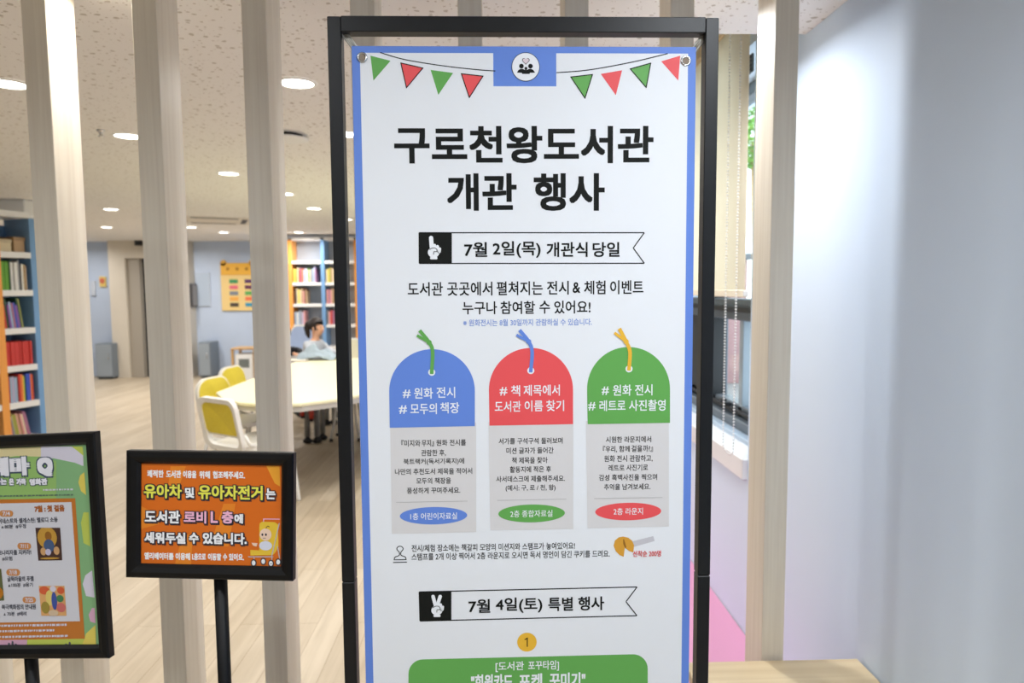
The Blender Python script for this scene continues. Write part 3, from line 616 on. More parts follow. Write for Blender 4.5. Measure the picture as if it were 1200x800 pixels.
# ================================================================== SLAT PARTITION
t = thing('slat_screen', 'floor to ceiling screen of pale ash upright slats behind the signs and banner', 'screen', (0, 1.995, 0))
SLX = [-1.26+.2925*i for i in range(-1, 8)]
for i, x in enumerate(SLX):
    b = MB(); b.box((x, 1.93, 0), (x+.066, 2.06, CZ), M_SLAT, .0015); b.build('slat', t)

# ================================================================== BENCH, PINK MAT, BLIND, VENT
bl = on(806, 784, 2, .40).x
t = thing('wooden_bench', 'low pale birch bench between the rightmost slat and the wall', 'bench', ((bl+WX)/2, 1.6, 0))
b = MB(); b.box((bl, 1.27, .372), (WX-.006, 1.918, .40), M_BENCH, .003); b.build('bench_top', t)
for x0_, x1_ in ((bl+.012, bl+.036), (WX-.04, WX-.016)):
    b = MB(); b.box((x0_, 1.29, 0), (x1_, 1.90, .372), mat('shaded_brown_panel', (112, 84, 54), .5, vary=.1, scale=20, stretch=(1, 1, .1)), .002); b.build('side_panel', t)  # shade on the bench side is put into this dark brown
b = MB(); b.box((bl+.036, 1.86, .05), (WX-.04, 1.88, .372), MATS['shaded_brown_panel'], .002); b.build('back_panel', t)
b = MB(); b.prism([(.36, 2.12), (WX-.004, 2.12), (WX-.004, 5.4), (.36, 5.4)], .0005, .006, mat('pink_carpet', (220, 158, 192), .9, vary=.03, scale=300), bev=.0015)
tag(b.build('floor_mat', None, (.7, 3.7, 0)), 'flat pink mat on the floor along the window wall', 'mat')
BX = 1.005; by0 = on(873.5, 300, 0, BX).y; by1 = 4.7
M_BL = mat('cream_blind_fabric', (240, 232, 213), .8)
_n = M_BL.node_tree; _t = _n.nodes.new('ShaderNodeBsdfTranslucent'); _t.inputs[0].default_value = lin((250, 243, 228)); _x = _n.nodes.new('ShaderNodeMixShader'); _x.inputs[0].default_value = .65
_n.links.new(_n.nodes['Principled BSDF'].outputs[0], _x.inputs[1]); _n.links.new(_t.outputs[0], _x.inputs[2]); _n.links.new(_x.outputs[0], _n.nodes['Material Output'].inputs[0])
t = thing('roller_blind', 'cream roller blind pulled halfway down over the window', 'blind', (BX, (by0+by1)/2, 2.6))
b = MB(); b.box((BX-.0012, by0, 1.475), (BX+.0012, by1, 2.62), M_BL)
o = b.build('blind_fabric', t)
b = MB(); b.box((BX-.006, by0, 1.458), (BX+.012, by1, 1.49), mat('cream_bar', (244, 236, 216), .5), .004); b.box((BX-.008, by0-.008, 1.462), (BX+.014, by0, 1.486), M_WHITE, .003); b.build('bottom_bar', t)
b = MB(); b.box((BX-.02, by0-.02, 2.575), (BX+.06, by1, 2.70), mat('cream_headbox', (214, 196, 160), .6), .006); b.build('headbox', t)
M_BEAD = mat('white_bead', (240, 240, 240), .3)
b = MB()
for xx, yy in ((BX-.02, by0+.04), (BX-.02, by0+.165)):
    z = 2.56
    while z > .83:
        dz = 0; y_ = yy
        b.ball((xx, y_, z), .0042, M_BEAD, 6); z -= .0125 if z < 1.5 else .0125
for i in range(1, 10):
    a = PI*i/10; b.ball((BX-.02, by0+.1025+.0625*math.cos(a), .83-.03*math.sin(a)), .0042, M_BEAD, 6)
b.build('bead_chain', t)['label'] = 'white bead pull chain'
p = on(881, 76, 0, WX); b = MB(); b.box((WX-.012, p.y-.028, p.z-.035), (WX, p.y+.03, p.z+.04), M_GREYAL, .003)
for k in range(4): b.box((WX-.015, p.y-.024, p.z-.028+.017*k), (WX-.01, p.y+.026, p.z-.02+.017*k), M_DARKAL)
tag(b.build('wall_vent', None, (WX, p.y, p.z)), 'small grey slotted vent plate high on the wall beside the blind', 'vent')

# ================================================================== CEILING LAMPS AND FITTINGS
M_GLOW = mat('lamp_glow', (255, 250, 240), .5, emit=DISC_GLOW)
def ceiling_light(x, y, label, power, colr, r=.075, lit=True):
    t = thing('ceiling_light', label, 'ceiling light', (x, y, CZ), 'recessed round ceiling lights'); Mx = Matrix.Translation((x, y, CZ))
    b = MB(); b.lathe([(r*.9, -.003), (r*.93, -.006), (r*1.08, -.005), (r*1.12, -.0005)], M_WHITE, 32, Mx); b.build('trim_ring', t)
    b = MB(); b.lathe([(.0001, -.0022), (r*.92, -.0022)], M_GLOW, 32, Mx); b.build('diffuser', t)
    ld = bpy.data.lights.new('lamp', 'AREA'); ld.shape = 'DISK'; ld.size = r*1.7; ld.energy = power; ld.color = colr; ld.spread = math.radians(165)
    lo = bpy.data.objects.new('lamp', ld); COL.objects.link(lo); lo.parent = t; lo.location = (0, 0, -.012)
    return t
for (px, py), lb in zip([(10, 98), (348, 97), (150, 159), (268, 203), (130, 245), (368, 244), (125, 266), (224, 266), (262, 272), (350, 272), (406, 157), (406, 257), (334.5, 227)],
        ['bright round ceiling light at the far left edge', 'largest round ceiling light, between the third slat and the black frame', 'round ceiling light touching the second slat from the left, high up',
         'round ceiling light between the second and third slats, the nearest there', 'larger of two round ceiling lights above the dark door', 'round ceiling light above the far bookcase, the nearer of two',
         'smaller of two round ceiling lights above the dark door', 'round ceiling light peeking out right of the second slat', 'small round ceiling light above the yellow wall chart', 'small round ceiling light just above the far bookcase top',
         'bright round ceiling light between black frame and banner edge', 'small faint round ceiling light between black frame and banner edge', 'round ceiling light half hidden by the third slat']):
    p = on(px, py, 2, CZ); ceiling_light(p.x, p.y, lb, LAMP_ROOM*(1.5 if p.y > 9 else 1.0 if p.y > 6 else .85), COL_ROOM)
ceiling_light(.65, 2.30, 'small ceiling spot lamp behind the top right corner of the black frame', LAMP_ROOM*.95, (.95, .97, 1), .032)
ceiling_light(-1.04, 1.985, 'small ceiling spot lamp between the two leftmost full slats, above the photo', LAMP_ROOM*.32, (1, .97, .92), .03)
for x_, y_, lb in ((.4, 3.9, 'nearest'), (-.2, 5.2, 'second nearest'), (.1, 7.4, 'third nearest'), (-.9, 9.4, 'farthest')): ceiling_light(x_, y_, lb+' of the round ceiling lights added unseen behind the banner', LAMP_ROOM, COL_ROOM)  # unseen lamps added to light the reading room
for x_, y_, lb in ((-5.6, 7.4, 'nearer'), (-7.2, 9.4, 'farther')): ceiling_light(x_, y_, lb+' unseen round ceiling light added outside the left edge of the photo', LAMP_ROOM*1.3, COL_ROOM)  # two more unseen lamps, added to lift the far left of the room
for px, lb in ((72, 'first'), (200, 'second'), (313, 'third')): p = on(px, 278, 1, 11.3); ceiling_light(p.x, 11.3, 'added wall washing ceiling light, unseen behind the '+lb+' full slat from the left', LAMP_ROOM*1.1, COL_ROOM)  # added out of sight to brighten the far wall
for x_, y_, k_, lb in ((.62, .35, 1.15, 'right of'), (-.75, .3, .7, 'left of'), (-.2, -1.2, 1, 'behind'), (-2.2, -.9, 1, 'far behind and left of'), (-2.6, .7, .8, 'far left of')): ceiling_light(x_, y_, 'round lobby ceiling light '+lb+' the camera', LAMP_LOBBY*k_, COL_LOBBY)
p = on(336, 158, 2, CZ); Mx = Matrix.Translation((p.x, p.y, CZ))
t = thing('ceiling_speaker', 'round white ceiling speaker beside the third slat', 'speaker', (p.x, p.y, CZ))
b = MB(); b.lathe([(.0001, -.03), (.10, -.03), (.115, -.026), (.115, -.02), (.0001, -.02)], M_WHITE, 36, Mx); b.build('cover_disc', t)
b = MB(); b.lathe([(.085, -.021), (.085, 0)], M_DARKAL, 30, Mx); b.build('neck', t)
p = on(251, 258, 2, CZ); Mx = Matrix.Translation((p.x, p.y, CZ)) @ Matrix.Rotation(.4, 4, 'Z')
t = thing('air_conditioner', 'white ceiling air conditioner panel with dark slots beyond the slats', 'air conditioner', (p.x, p.y, CZ))
b = MB(); b.box((-.42, -.42, -.008), (.42, .42, 0), mat('panel_ceiling_white', (224, 218, 208), .8), .003, Mx, 1); b.build('panel', t)
for k in range(4):
    b = MB(); M2 = Mx @ Matrix.Rotation(k*PI/2, 4, 'Z'); b.box((-.26, .31, -.012), (.26, .37, -.006), M_DARKAL, .004, M2); b.build('air_slot', t)
p = on(118, 152, 2, CZ); b = MB(); b.lathe([(.02, 0), (.02, -.006), (.008, -.01), (.008, -.03), (.016, -.034), (.0001, -.036)], M_CHROME, 16, Matrix.Translation((p.x, p.y, CZ)))
tag(b.build('sprinkler_head', None, (p.x, p.y, CZ)), 'tiny metal sprinkler head on the ceiling right of the leftmost slat', 'sprinkler')

# ================================================================== BOOKCASES AND BOOKS
M_BBLUE = mat('bookcase_blue', (122, 166, 214), .5); M_BOR = mat('bookcase_orange', (244, 166, 82), .5); M_BBACK = mat('bookcase_grey_back', (170, 178, 188), .6); M_SHELF = mat('shelf_white', (240, 240, 240), .5)
BCOL = dict(red=(206, 62, 58), orange=(226, 122, 62), yellow=(228, 202, 92), green=(104, 168, 60), darkgreen=(44, 82, 62), olive=(166, 166, 82), blue=(62, 88, 190), paleblue=(160, 184, 212), purple=(140, 92, 170), mauve=(168, 112, 140), pink=(222, 160, 158), white=(228, 228, 226), cream=(226, 212, 180), tan=(196, 164, 128), grey=(150, 152, 158), black=(48, 48, 52), brown=(126, 88, 60), teal=(86, 140, 140), lilac=(186, 178, 206))
NICE = dict(darkgreen='dark green', paleblue='pale blue')
PAGES = mat('book_pages', (232, 226, 212), .8)
ORD = ['first', 'second', 'third', 'fourth', 'fifth', 'sixth', 'seventh', 'eighth', 'ninth', 'tenth', 'eleventh', 'twelfth', 'thirteenth', 'fourteenth', 'fifteenth']
def book(Mx, th, h, d, colr, label, group, lean=0):
    m = mat('book_'+colr, BCOL[colr], .5); c = .0022; b = MB()
    b.box((0, 0, 0), (th, c*1.5, h), m, .0008); b.box((0, c, 0), (c, d, h), m); b.box((th-c, c, 0), (th, d, h), m)
    b.box((c, c*1.5, .003), (th-c, d-.004, h-.003), PAGES)
    if lean: Mx = Mx @ Matrix.Rotation(lean, 4, 'Y')
    o = b.build('book'); o.matrix_world = Mx; return tag(o, label, 'book', group)
# --- far bookcase (faces the camera)
FBY = 10.75
def FX(px): return on(px, 336, 1, FBY).x
def FZ(px, py): return on(px, py, 1, FBY).z
posts = [302, 340.5, 378.8, 418, 457]; fsh = [FZ(360, y) for y in (305.5, 331, 356, 380.4, 406, 432)]; ftop = FZ(360, 281)
t = thing('bookcase', 'tall far bookcase with orange and blue uprights behind the reading table', 'bookcase', (FX(378), FBY+.15, 0))
pc = [M_BBLUE, M_BOR, M_BBLUE, M_BOR, M_BBLUE]
for px, m in zip(posts, pc):
    b = MB(); b.box((FX(px)-.03, FBY-.004, 0), (FX(px)+.03, FBY+.3, ftop), m, .003); o = b.build('upright', t); o['label'] = 'orange upright' if m is M_BOR else 'blue upright'
for z in fsh+[.12, ftop+.04]:
    for i in range(4):
        b = MB(); b.box((FX(posts[i])+.03, FBY, z-.045), (FX(posts[i+1])-.03, FBY+.29, z), M_SHELF, .002); b.build('shelf', t)
b = MB(); b.box((FX(posts[0]), FBY+.29, .05), (FX(posts[-1]), FBY+.302, ftop), M_BBACK); b.build('back_panel', t)
rows = {0: [('yellow', 1.4), ('olive', 1), ('cream', .8), ('red', .9), ('mauve', .8), ('orange', .9), ('paleblue', 1), ('lilac', .9), ('white', .8), ('green', .7), ('cream', .7), ('grey', 1.2), ('paleblue', .8), ('lilac', .8), ('mauve', .6)],
        1: [('brown', .9), ('black', .7), ('cream', .7), ('yellow', 1.2), ('cream', .8), ('tan', .9), ('pink', .9), ('brown', .8), ('tan', .7)],
        2: [('paleblue', 1.3), ('white', 1), ('paleblue', 1), ('grey', .8), ('lilac', 1.2), ('pink', .9)], 3: [('brown', 1), ('tan', 1.1), ('orange', .9), ('pink', 1)]}
rows2 = {0: [('cream', 1), ('yellow', 1), ('olive', .9), ('tan', .9), ('cream', .9)], 1: [('pink', 1.2), ('mauve', 1), ('pink', 1), ('tan', .9)], 2: [('grey', 1), ('pink', 1.1), ('red', 1.1), ('mauve', 1)]}
nm = ['second shelf down', 'third shelf down', 'fourth shelf down', 'fifth shelf down']
for bay, R_ in ((1, rows), (2, rows2)):
    for k, lst in R_.items():
        x = FX(posts[bay])+.04; seen = {}
        for i, (cn, w) in enumerate(lst):
            th = .022*w*1.15; h = (fsh[k]-fsh[k+1]-.06)*random.uniform(.72, .9)
            if x+th > FX(posts[bay+1])-.035: break
            book(Matrix.Translation((x, FBY+.02, fsh[k+1])), th, h, .18, cn, f"{NICE.get(cn, cn)} book, {ORD[i]} from left, {nm[k]}, right of {'orange' if bay == 1 else 'blue'} upright, far bookcase", 'books in the far bookcase'); x += th+.0015
# --- left bookcase, turned towards the room
az = math.radians(22.7); A_ = Vector((-math.sin(az), -math.cos(az), 0)); D_ = Vector((-math.cos(az), math.sin(az), 0))
P0 = on(47.5, 377, 1, 6.0); P0.z = 0
def lm(a, d, z): # local frame: x runs along the front towards the right end, y into the shelf, z up
    o = P0 + A_*a + D_*d; X_ = -A_
    return Matrix(((X_.x, D_.x, 0, o.x), (X_.y, D_.y, 0, o.y), (0, 0, 1, z), (0, 0, 0, 1)))
LB = lm(0, 0, 0)
def zpx(y): return 1.5-(y-338.5)*6.05/800
lsh = [zpx(y) for y in (294.5, 336.5, 378.5, 420, 461, 501)]; ltop = 2.12
t = thing('bookcase', 'tall bookcase with blue and orange uprights at the left edge of the photo', 'bookcase', tuple(P0))
bayw = .30
def lbox(a0, d0, z0, a1, d1, z1, m, bev=.002):
    b = MB(); b.box((-a1, d0, z0), (-a0, d1, z1), m, bev, LB); return b
lbox(-.0, 0, 0, .05, .32, ltop, M_BBLUE).build('upright', t)['label'] = 'blue upright'
lbox(bayw, -.01, 0, bayw+.06, .32, ltop, M_BOR).build('upright', t)['label'] = 'orange upright'
lbox(bayw*2, 0, 0, bayw*2+.05, .32, ltop, M_BBLUE).build('upright', t)['label'] = 'blue upright'
for z in lsh+[ltop+.05]:
    for k in (0, 1): lbox(k*bayw+.05+(.01 if k else 0), -.006, z-.05, (k+1)*bayw, .31, z, M_SHELF).build('shelf', t)
lbox(.03, .31, .1, bayw*2, .32, ltop-.05, mat('bookcase_blue_back', (104, 146, 192), .5)).build('back_panel', t)
lrow = {1: [('green', 2.6, .86, 0), ('green', 2.4, .86, 0), ('darkgreen', .8, .9, 0), ('white', 2.2, .84, 0), ('white', 2.0, .84, 0), ('grey', 1.2, .9, 0), ('black', .9, .8, 0), ('white', 1, .8, 0), ('cream', 1, .78, 0), ('tan', .9, .76, 0), ('grey', .9, .7, 0)],
        2: [('orange', 1.2, .7, .08), ('red', 1, .72, .08), ('darkgreen', 1.6, .9, .08), ('purple', 1.4, .72, .1), ('paleblue', 1.4, .8, .1), ('mauve', 1.4, .76, .1), ('blue', 1.2, .78, .1), ('purple', 1.4, .7, .12), ('darkgreen', 1.2, .92, .12), ('olive', .9, .9, .12)],
        3: [('red', 1.55, .72, 0)]*11,
        4: [('red', 1.2, .8, 0), ('paleblue', 1.3, .78, 0), ('lilac', 1.3, .8, 0), ('paleblue', 1.4, .76, 0), ('grey', 1.2, .78, 0), ('red', 1.3, .84, 0), ('orange', 1.5, .84, 0), ('yellow', .9, .8, 0), ('green', .9, .76, 0), ('blue', 1.6, .84, 0), ('blue', 1.4, .84, 0), ('orange', 1.2, .82, 0), ('red', 1, .8, 0)],
        5: [('red', 1.1, .62, .12), ('pink', 1.1, .68, .12), ('grey', 1, .7, .14), ('olive', 1.5, .74, .14), ('olive', 1.2, .74, .14), ('pink', 1.2, .76, .14), ('tan', 1.1, .72, .16), ('pink', 1.1, .74, .16), ('cream', 1, .72, .16), ('mauve', 1.3, .8, .16), ('mauve', 1.2, .76, .18)]}
lnm = {1: 'second shelf down', 2: 'third shelf down', 3: 'fourth shelf down', 4: 'fifth shelf down', 5: 'lowest visible shelf'}
for k, lst in lrow.items():
    tot = sum(w for _, w, _, _ in lst); avail = bayw-.085-(.05 if lst[0][3] else 0); u = avail/tot; a = bayw-.012
    for i, (cn, w, hf, ln) in enumerate(lst):
        th = w*u-.0012; h = .275*hf
        book(lm(a, .015+random.uniform(0, .015), lsh[k]+(th*math.sin(ln) if ln < 0 else 0)) , th, h, .2, cn, f"{NICE.get(cn, cn)} book, {ORD[i]} from left, {lnm[k]}, left edge bookcase", 'books in the left bookcase', -ln*0 if k == 3 else -ln)
        a -= w*u
for a0, a1, z1, m, lb in ((.17, .29, .13, 'cream', 'cream storage box on the top shelf of the left edge bookcase'), (.06, .15, .16, 'tan', 'tan storage box beside the blue upright on the top shelf of the left bookcase')):
    b = lbox(a0, .05, lsh[0], a1, .25, lsh[0]+z1*.8, mat('book_'+m, BCOL[m], .6), .004)
    b.box((-a1-.004, .046, lsh[0]+z1*.8-.03), (-a0+.004, .254, lsh[0]+z1*.8), mat('box_lid_'+m, tuple(int(c*.9) for c in BCOL[m]), .6), .003, LB)
    tag(b.build('storage_box'), lb, 'box', 'boxes on the left bookcase')

# ================================================================== READING TABLE
M_TOP = mat('cream_table_top', (240, 235, 200), .4); M_EDGE = mat('grey_table_edge', (196, 192, 186), .5); M_LEG = mat('grey_steel_leg', (150, 152, 152), .4, .3); M_BLK = mat('black_caster', (24, 24, 26), .5); M_REDK = mat('red_knob', (214, 74, 54), .5)
tp = [(-2.13, 5.25), (-1.98, 4.98), (-1.78, 4.76), (-1.55, 4.66), (-1.33, 4.68), (-1.1, 4.88), (-.85, 5.3), (-.6, 5.5), (.2, 5.5), (.35, 5.7), (.35, 7.6), (.15, 7.8), (-2.0, 7.8), (-2.16, 7.65)]
t = thing('reading_table', 'large pale cream reading table beyond the slats', 'table', (-1.2, 6.3, 0))
b = MB(); b.prism(tp, .70, .722, M_TOP, bev=.004); b.build('tabletop', t)
b = MB(); cen = Vector((-1, 6.3)); b.prism([(cen.x+(x-cen.x)*.99, cen.y+(y-cen.y)*.99) for x, y in tp], .662, .70, M_EDGE); b.build('apron', t)['label'] = 'grey underside rim'
for lx, ly in ((-1.83, 6.65), (-1.74, 6.66), (-1.72, 6.8), (-1.86, 7.55), (-1.79, 7.6), (-1.86, 5.6), (-.3, 5.9), (-.3, 7.4)):
    b = MB(); b.tube([(lx, ly, .07), (lx, ly, .662)], .027, M_LEG, 14); lg = b.build('leg', t)
    b = MB(); b.lathe([(.0001, 0), (.018, 0), (.03, .012), (.03, .05), (.02, .06), (.02, .075)], M_BLK, 16, Matrix.Translation((lx, ly, 0)) @ Matrix.Rotation(0, 4, 'X')); b.box((lx-.045, ly-.02, .004), (lx+.045, ly+.02, .045), M_BLK, .012); b.build('caster', lg)
for lx, ly, z in ((-1.868, 6.63, .33), (-1.778, 6.62, .30)):
    b = MB(); b.tube([(lx, ly, z-.05), (lx, ly, z+.05)], [.02, .026], M_REDK, 12); b.ball((lx, ly, z-.06), .022, M_BLK, 8); b.tube([(lx, ly, z), (lx+.03, ly+.02, z)], .008, M_LEG, 8); b.build('release_lever', t)['label'] = 'red knob on the grey leg'

# ================================================================== CHAIRS
M_CW = mat('chair_white_plastic', (238, 236, 230), .4); M_CY = mat('chair_yellow_pad', (226, 204, 64), .55, vary=.04, scale=60)
def rounded(w, h, r, n=6):
    P = []
    for cx, cy, a0 in ((w/2-r, h/2-r, 0), (-w/2+r, h/2-r, PI/2), (-w/2+r, -h/2+r, PI), (w/2-r, -h/2+r, 1.5*PI)):
        for i in range(n+1): a = a0+PI/2*i/n; P.append((cx+r*math.cos(a), cy+r*math.sin(a)))
    return P
def plate(mb, outline, th, Mx, m, hole=None, dish=0, bevel=.004):
    """a thick rounded plate in local x,z with thickness in y; optional hole of the same vertex count; dish bows it"""
    n = len(outline); vs = []; fs = []
    def yy(x): return dish*(x*x)
    if hole is None:
        for y in (-th/2, th/2): vs += [Vector((x, y+yy(x), z)) for x, z in outline]
        vs += [Vector((0, -th/2, sum(z for _, z in outline)/n)), Vector((0, th/2, sum(z for _, z in outline)/n))]
        for i in range(n):
            j = (i+1) % n; fs += [(i, j, n+j, n+i), (j, i, 2*n), (n+i, n+j, 2*n+1)]
    else:
        for ring, y in ((outline, -th/2), (outline, th/2), (hole, th/2), (hole, -th/2)): vs += [Vector((x, y+yy(x), z)) for x, z in ring]
        for k in range(4):
            for i in range(n): j = (i+1) % n; fs.append((k*n+i, k*n+j, ((k+1) % 4)*n+j, ((k+1) % 4)*n+i))
    mb.add(vs, fs, m, False, Mx)
def make_chair(label, group, framed, back_m, name='library_chair', top=.79, seat_m=None, seat_z=.45, w=.40):
    """faces +y; origin on the floor under the seat"""
    t = thing(name, label, 'chair', (0, 0, 0), group); sm = seat_m or M_CW
    b = MB(); Ms = Matrix.Translation((0, .02, seat_z)) @ Matrix.Rotation(PI/2, 4, 'X'); plate(b, rounded(w+.02, .42, .09), .03, Ms, sm, dish=0); b.build('seat', t)
    lean = Matrix.Translation((0, -.19, 0)) @ Matrix.Rotation(math.radians(11), 4, 'X')
    hb = top-seat_z+.03; Mb = Matrix.Translation((0, -.19, seat_z)) @ Matrix.Rotation(math.radians(11), 4, 'X') @ Matrix.Translation((0, 0, hb/2-.02))
    if framed:
        b = MB(); o_ = rounded(w, hb, .07); h_ = [(x*.82, z*.82) for x, z in o_]; plate(b, o_, .03, Mb, M_CW, h_, dish=-.45)
        zb = -hb*.41+hb*.23; b.box((-w*.42, -.014, zb-.018), (w*.42, .012, zb+.018), M_CW, .004, Mb); b.build('backrest', t)
        ph = hb*.41-zb; b = MB(); plate(b, [(x, z+zb+ph/2) for x, z in rounded(w*.83, ph*1.02, .04)], .016, Mb, back_m, dish=-.45); b.build('back_pad', t)['label'] = 'yellow back pad'
        # lower opening is left between the two side rails
    else:
        b = MB(); o_ = rounded(w, hb*.86, .13); plate(b, [(x, z+.03) for x, z in o_], .028, Mb, M_CW, dish=-.5); b.build('backrest', t)
        b = MB(); plate(b, [(x*.93, z*.9+.03) for x, z in o_], .012, Mb @ Matrix.Translation((0, .014, 0)), back_m, dish=-.5); b.build('back_pad', t)
    for sx in (-1, 1):
        b = MB(); b.tube([(sx*w*.45, .18, seat_z-.01), (sx*w*.5, .22, .02), (sx*w*.5, .222, 0)], .014, M_CW, 10); b.build('leg', t)
        b = MB(); b.tube([(sx*w*.45, -.15, seat_z-.01), (sx*w*.52, -.24, .02), (sx*w*.52, -.242, 0)], .014, M_CW, 10); b.build('leg', t)
        b = MB(); b.tube([(sx*w*.49, -.06, seat_z), (sx*w*.5, -.17, seat_z+.03), (sx*w*.47, -.2, seat_z+.1)], .013, M_CW, 10); b.build('back_rail', t)
    b = MB()
    for sx in (-1, 1): b.tube([(sx*w*.46, .16, seat_z-.02), (sx*w*.46, -.15, seat_z-.02)], .011, M_CW, 8)
    b.build('seat_frame', t); return t
c0 = make_chair('white framed chair with yellow back seen from behind, nearest the camera at the table corner', 'chairs around the reading table', True, M_CY)
c0.location = (-1.69, 4.74, 0); c0.rotation_euler = (0, 0, math.radians(-33))
c1 = make_chair('yellow backed white chair at the left table side, nearer of two', 'chairs around the reading table', False, M_CY)
c1.location = (-2.06, 5.55, 0); c1.rotation_euler = (0, 0, math.radians(-106))
dup(c1, (-2.2, 6.35, 0), math.radians(-102), 'yellow backed white chair at the left table side, farther of two')
t = thing('stool', 'white stool pushed under the table with one slim leg showing', 'stool', (-1.48, 6.85, 0))
b = MB(); b.lathe([(.0001, .43), (.15, .43), (.165, .44), (.165, .455), (.15, .465), (.0001, .465)], M_CW, 32, Matrix.Translation((-1.48, 6.85, 0))); b.build('seat', t)
for k in range(4):
    a_ = PI/4+k*PI/2; b = MB(); ca, sa = math.cos(a_), math.sin(a_)
    b.tube([(-1.48+.12*ca, 6.85+.12*sa, .432), (-1.48+.15*ca, 6.85+.15*sa, .2), (-1.48+.19*ca, 6.85+.19*sa, .03)], .014, M_CW, 10); lg = b.build('leg', t)
    b = MB(); b.tube([(-1.48+.19*ca, 6.85+.19*sa, .03), (-1.48+.195*ca, 6.85+.195*sa, 0)], .017, M_BLK, 10); b.build('foot_cap', lg)
M_CB = mat('chair_pale_blue', (168, 188, 226), .5); M_CC = mat('chair_cream', (226, 220, 190), .5)
c3 = make_chair('pale blue backed chair standing between the two readers', 'chairs around the reading table', False, M_CB, top=1.04, seat_z=.46); c3.location = (-2.70, 9.1, 0); c3.rotation_euler = (0, 0, math.radians(160))
c4 = make_chair('cream backed chair right of the girl, next to the black frame', 'chairs around the reading table', False, M_CC, top=.86, seat_z=.46); c4.location = (-1.88, 8.75, 0); c4.rotation_euler = (0, 0, math.radians(180))

# ================================================================== READERS
M_SKIN = mat('skin', (226, 172, 140), .55); M_HAIR = mat('dark_hair', (38, 28, 26), .5, bump=.2, scale=120)
def person(label, root, verts, edges, labels, mats_, loc):
    """verts: name -> (pos, radius, region); a single skinned body"""
    t = thing('person', label, 'person', loc)
    names = list(verts); me = bpy.data.meshes.new('body'); me.from_pydata([verts[n][0] for n in names], [(names.index(a), names.index(c)) for a, c in edges], [])
    o = bpy.data.objects.new('body', me); COL.objects.link(o)
    sk = o.modifiers.new('skin', 'SKIN'); sk.use_smooth_shade = True
    for i, n in enumerate(names):
        r = verts[n][1]; r = r if isinstance(r, tuple) else (r, r); me.skin_vertices[0].data[i].radius = r; me.skin_vertices[0].data[i].use_root = (n == root)
    sb = o.modifiers.new('sub', 'SUBSURF'); sb.levels = 2; sb.render_levels = 2
    bpy.context.view_layer.update()
    ev = o.evaluated_get(bpy.context.evaluated_depsgraph_get()); m2 = bpy.data.meshes.new_from_object(ev)
    m2.materials.clear(); regs = list(mats_)
    for r in regs: m2.materials.append(mats_[r])
    segs = [(Vector(verts[a][0]), Vector(verts[c][0]), verts[c][2]) for a, c in edges]
    for p_ in m2.polygons:
        c = p_.center; best = (9, None)
        for a, d, rg in segs:
            ab = d-a; k = max(0, min(1, (c-a).dot(ab)/max(ab.length_squared, 1e-9))); dd = (c-(a+ab*k)).length
            if dd < best[0]: best = (dd, rg)
        p_.material_index = regs.index(best[1]); p_.use_smooth = True
    for v in m2.vertices: v.co -= Vector(loc)
    o.modifiers.clear(); o.data = m2; o.parent = t; BASE[o] = Vector(loc); return t
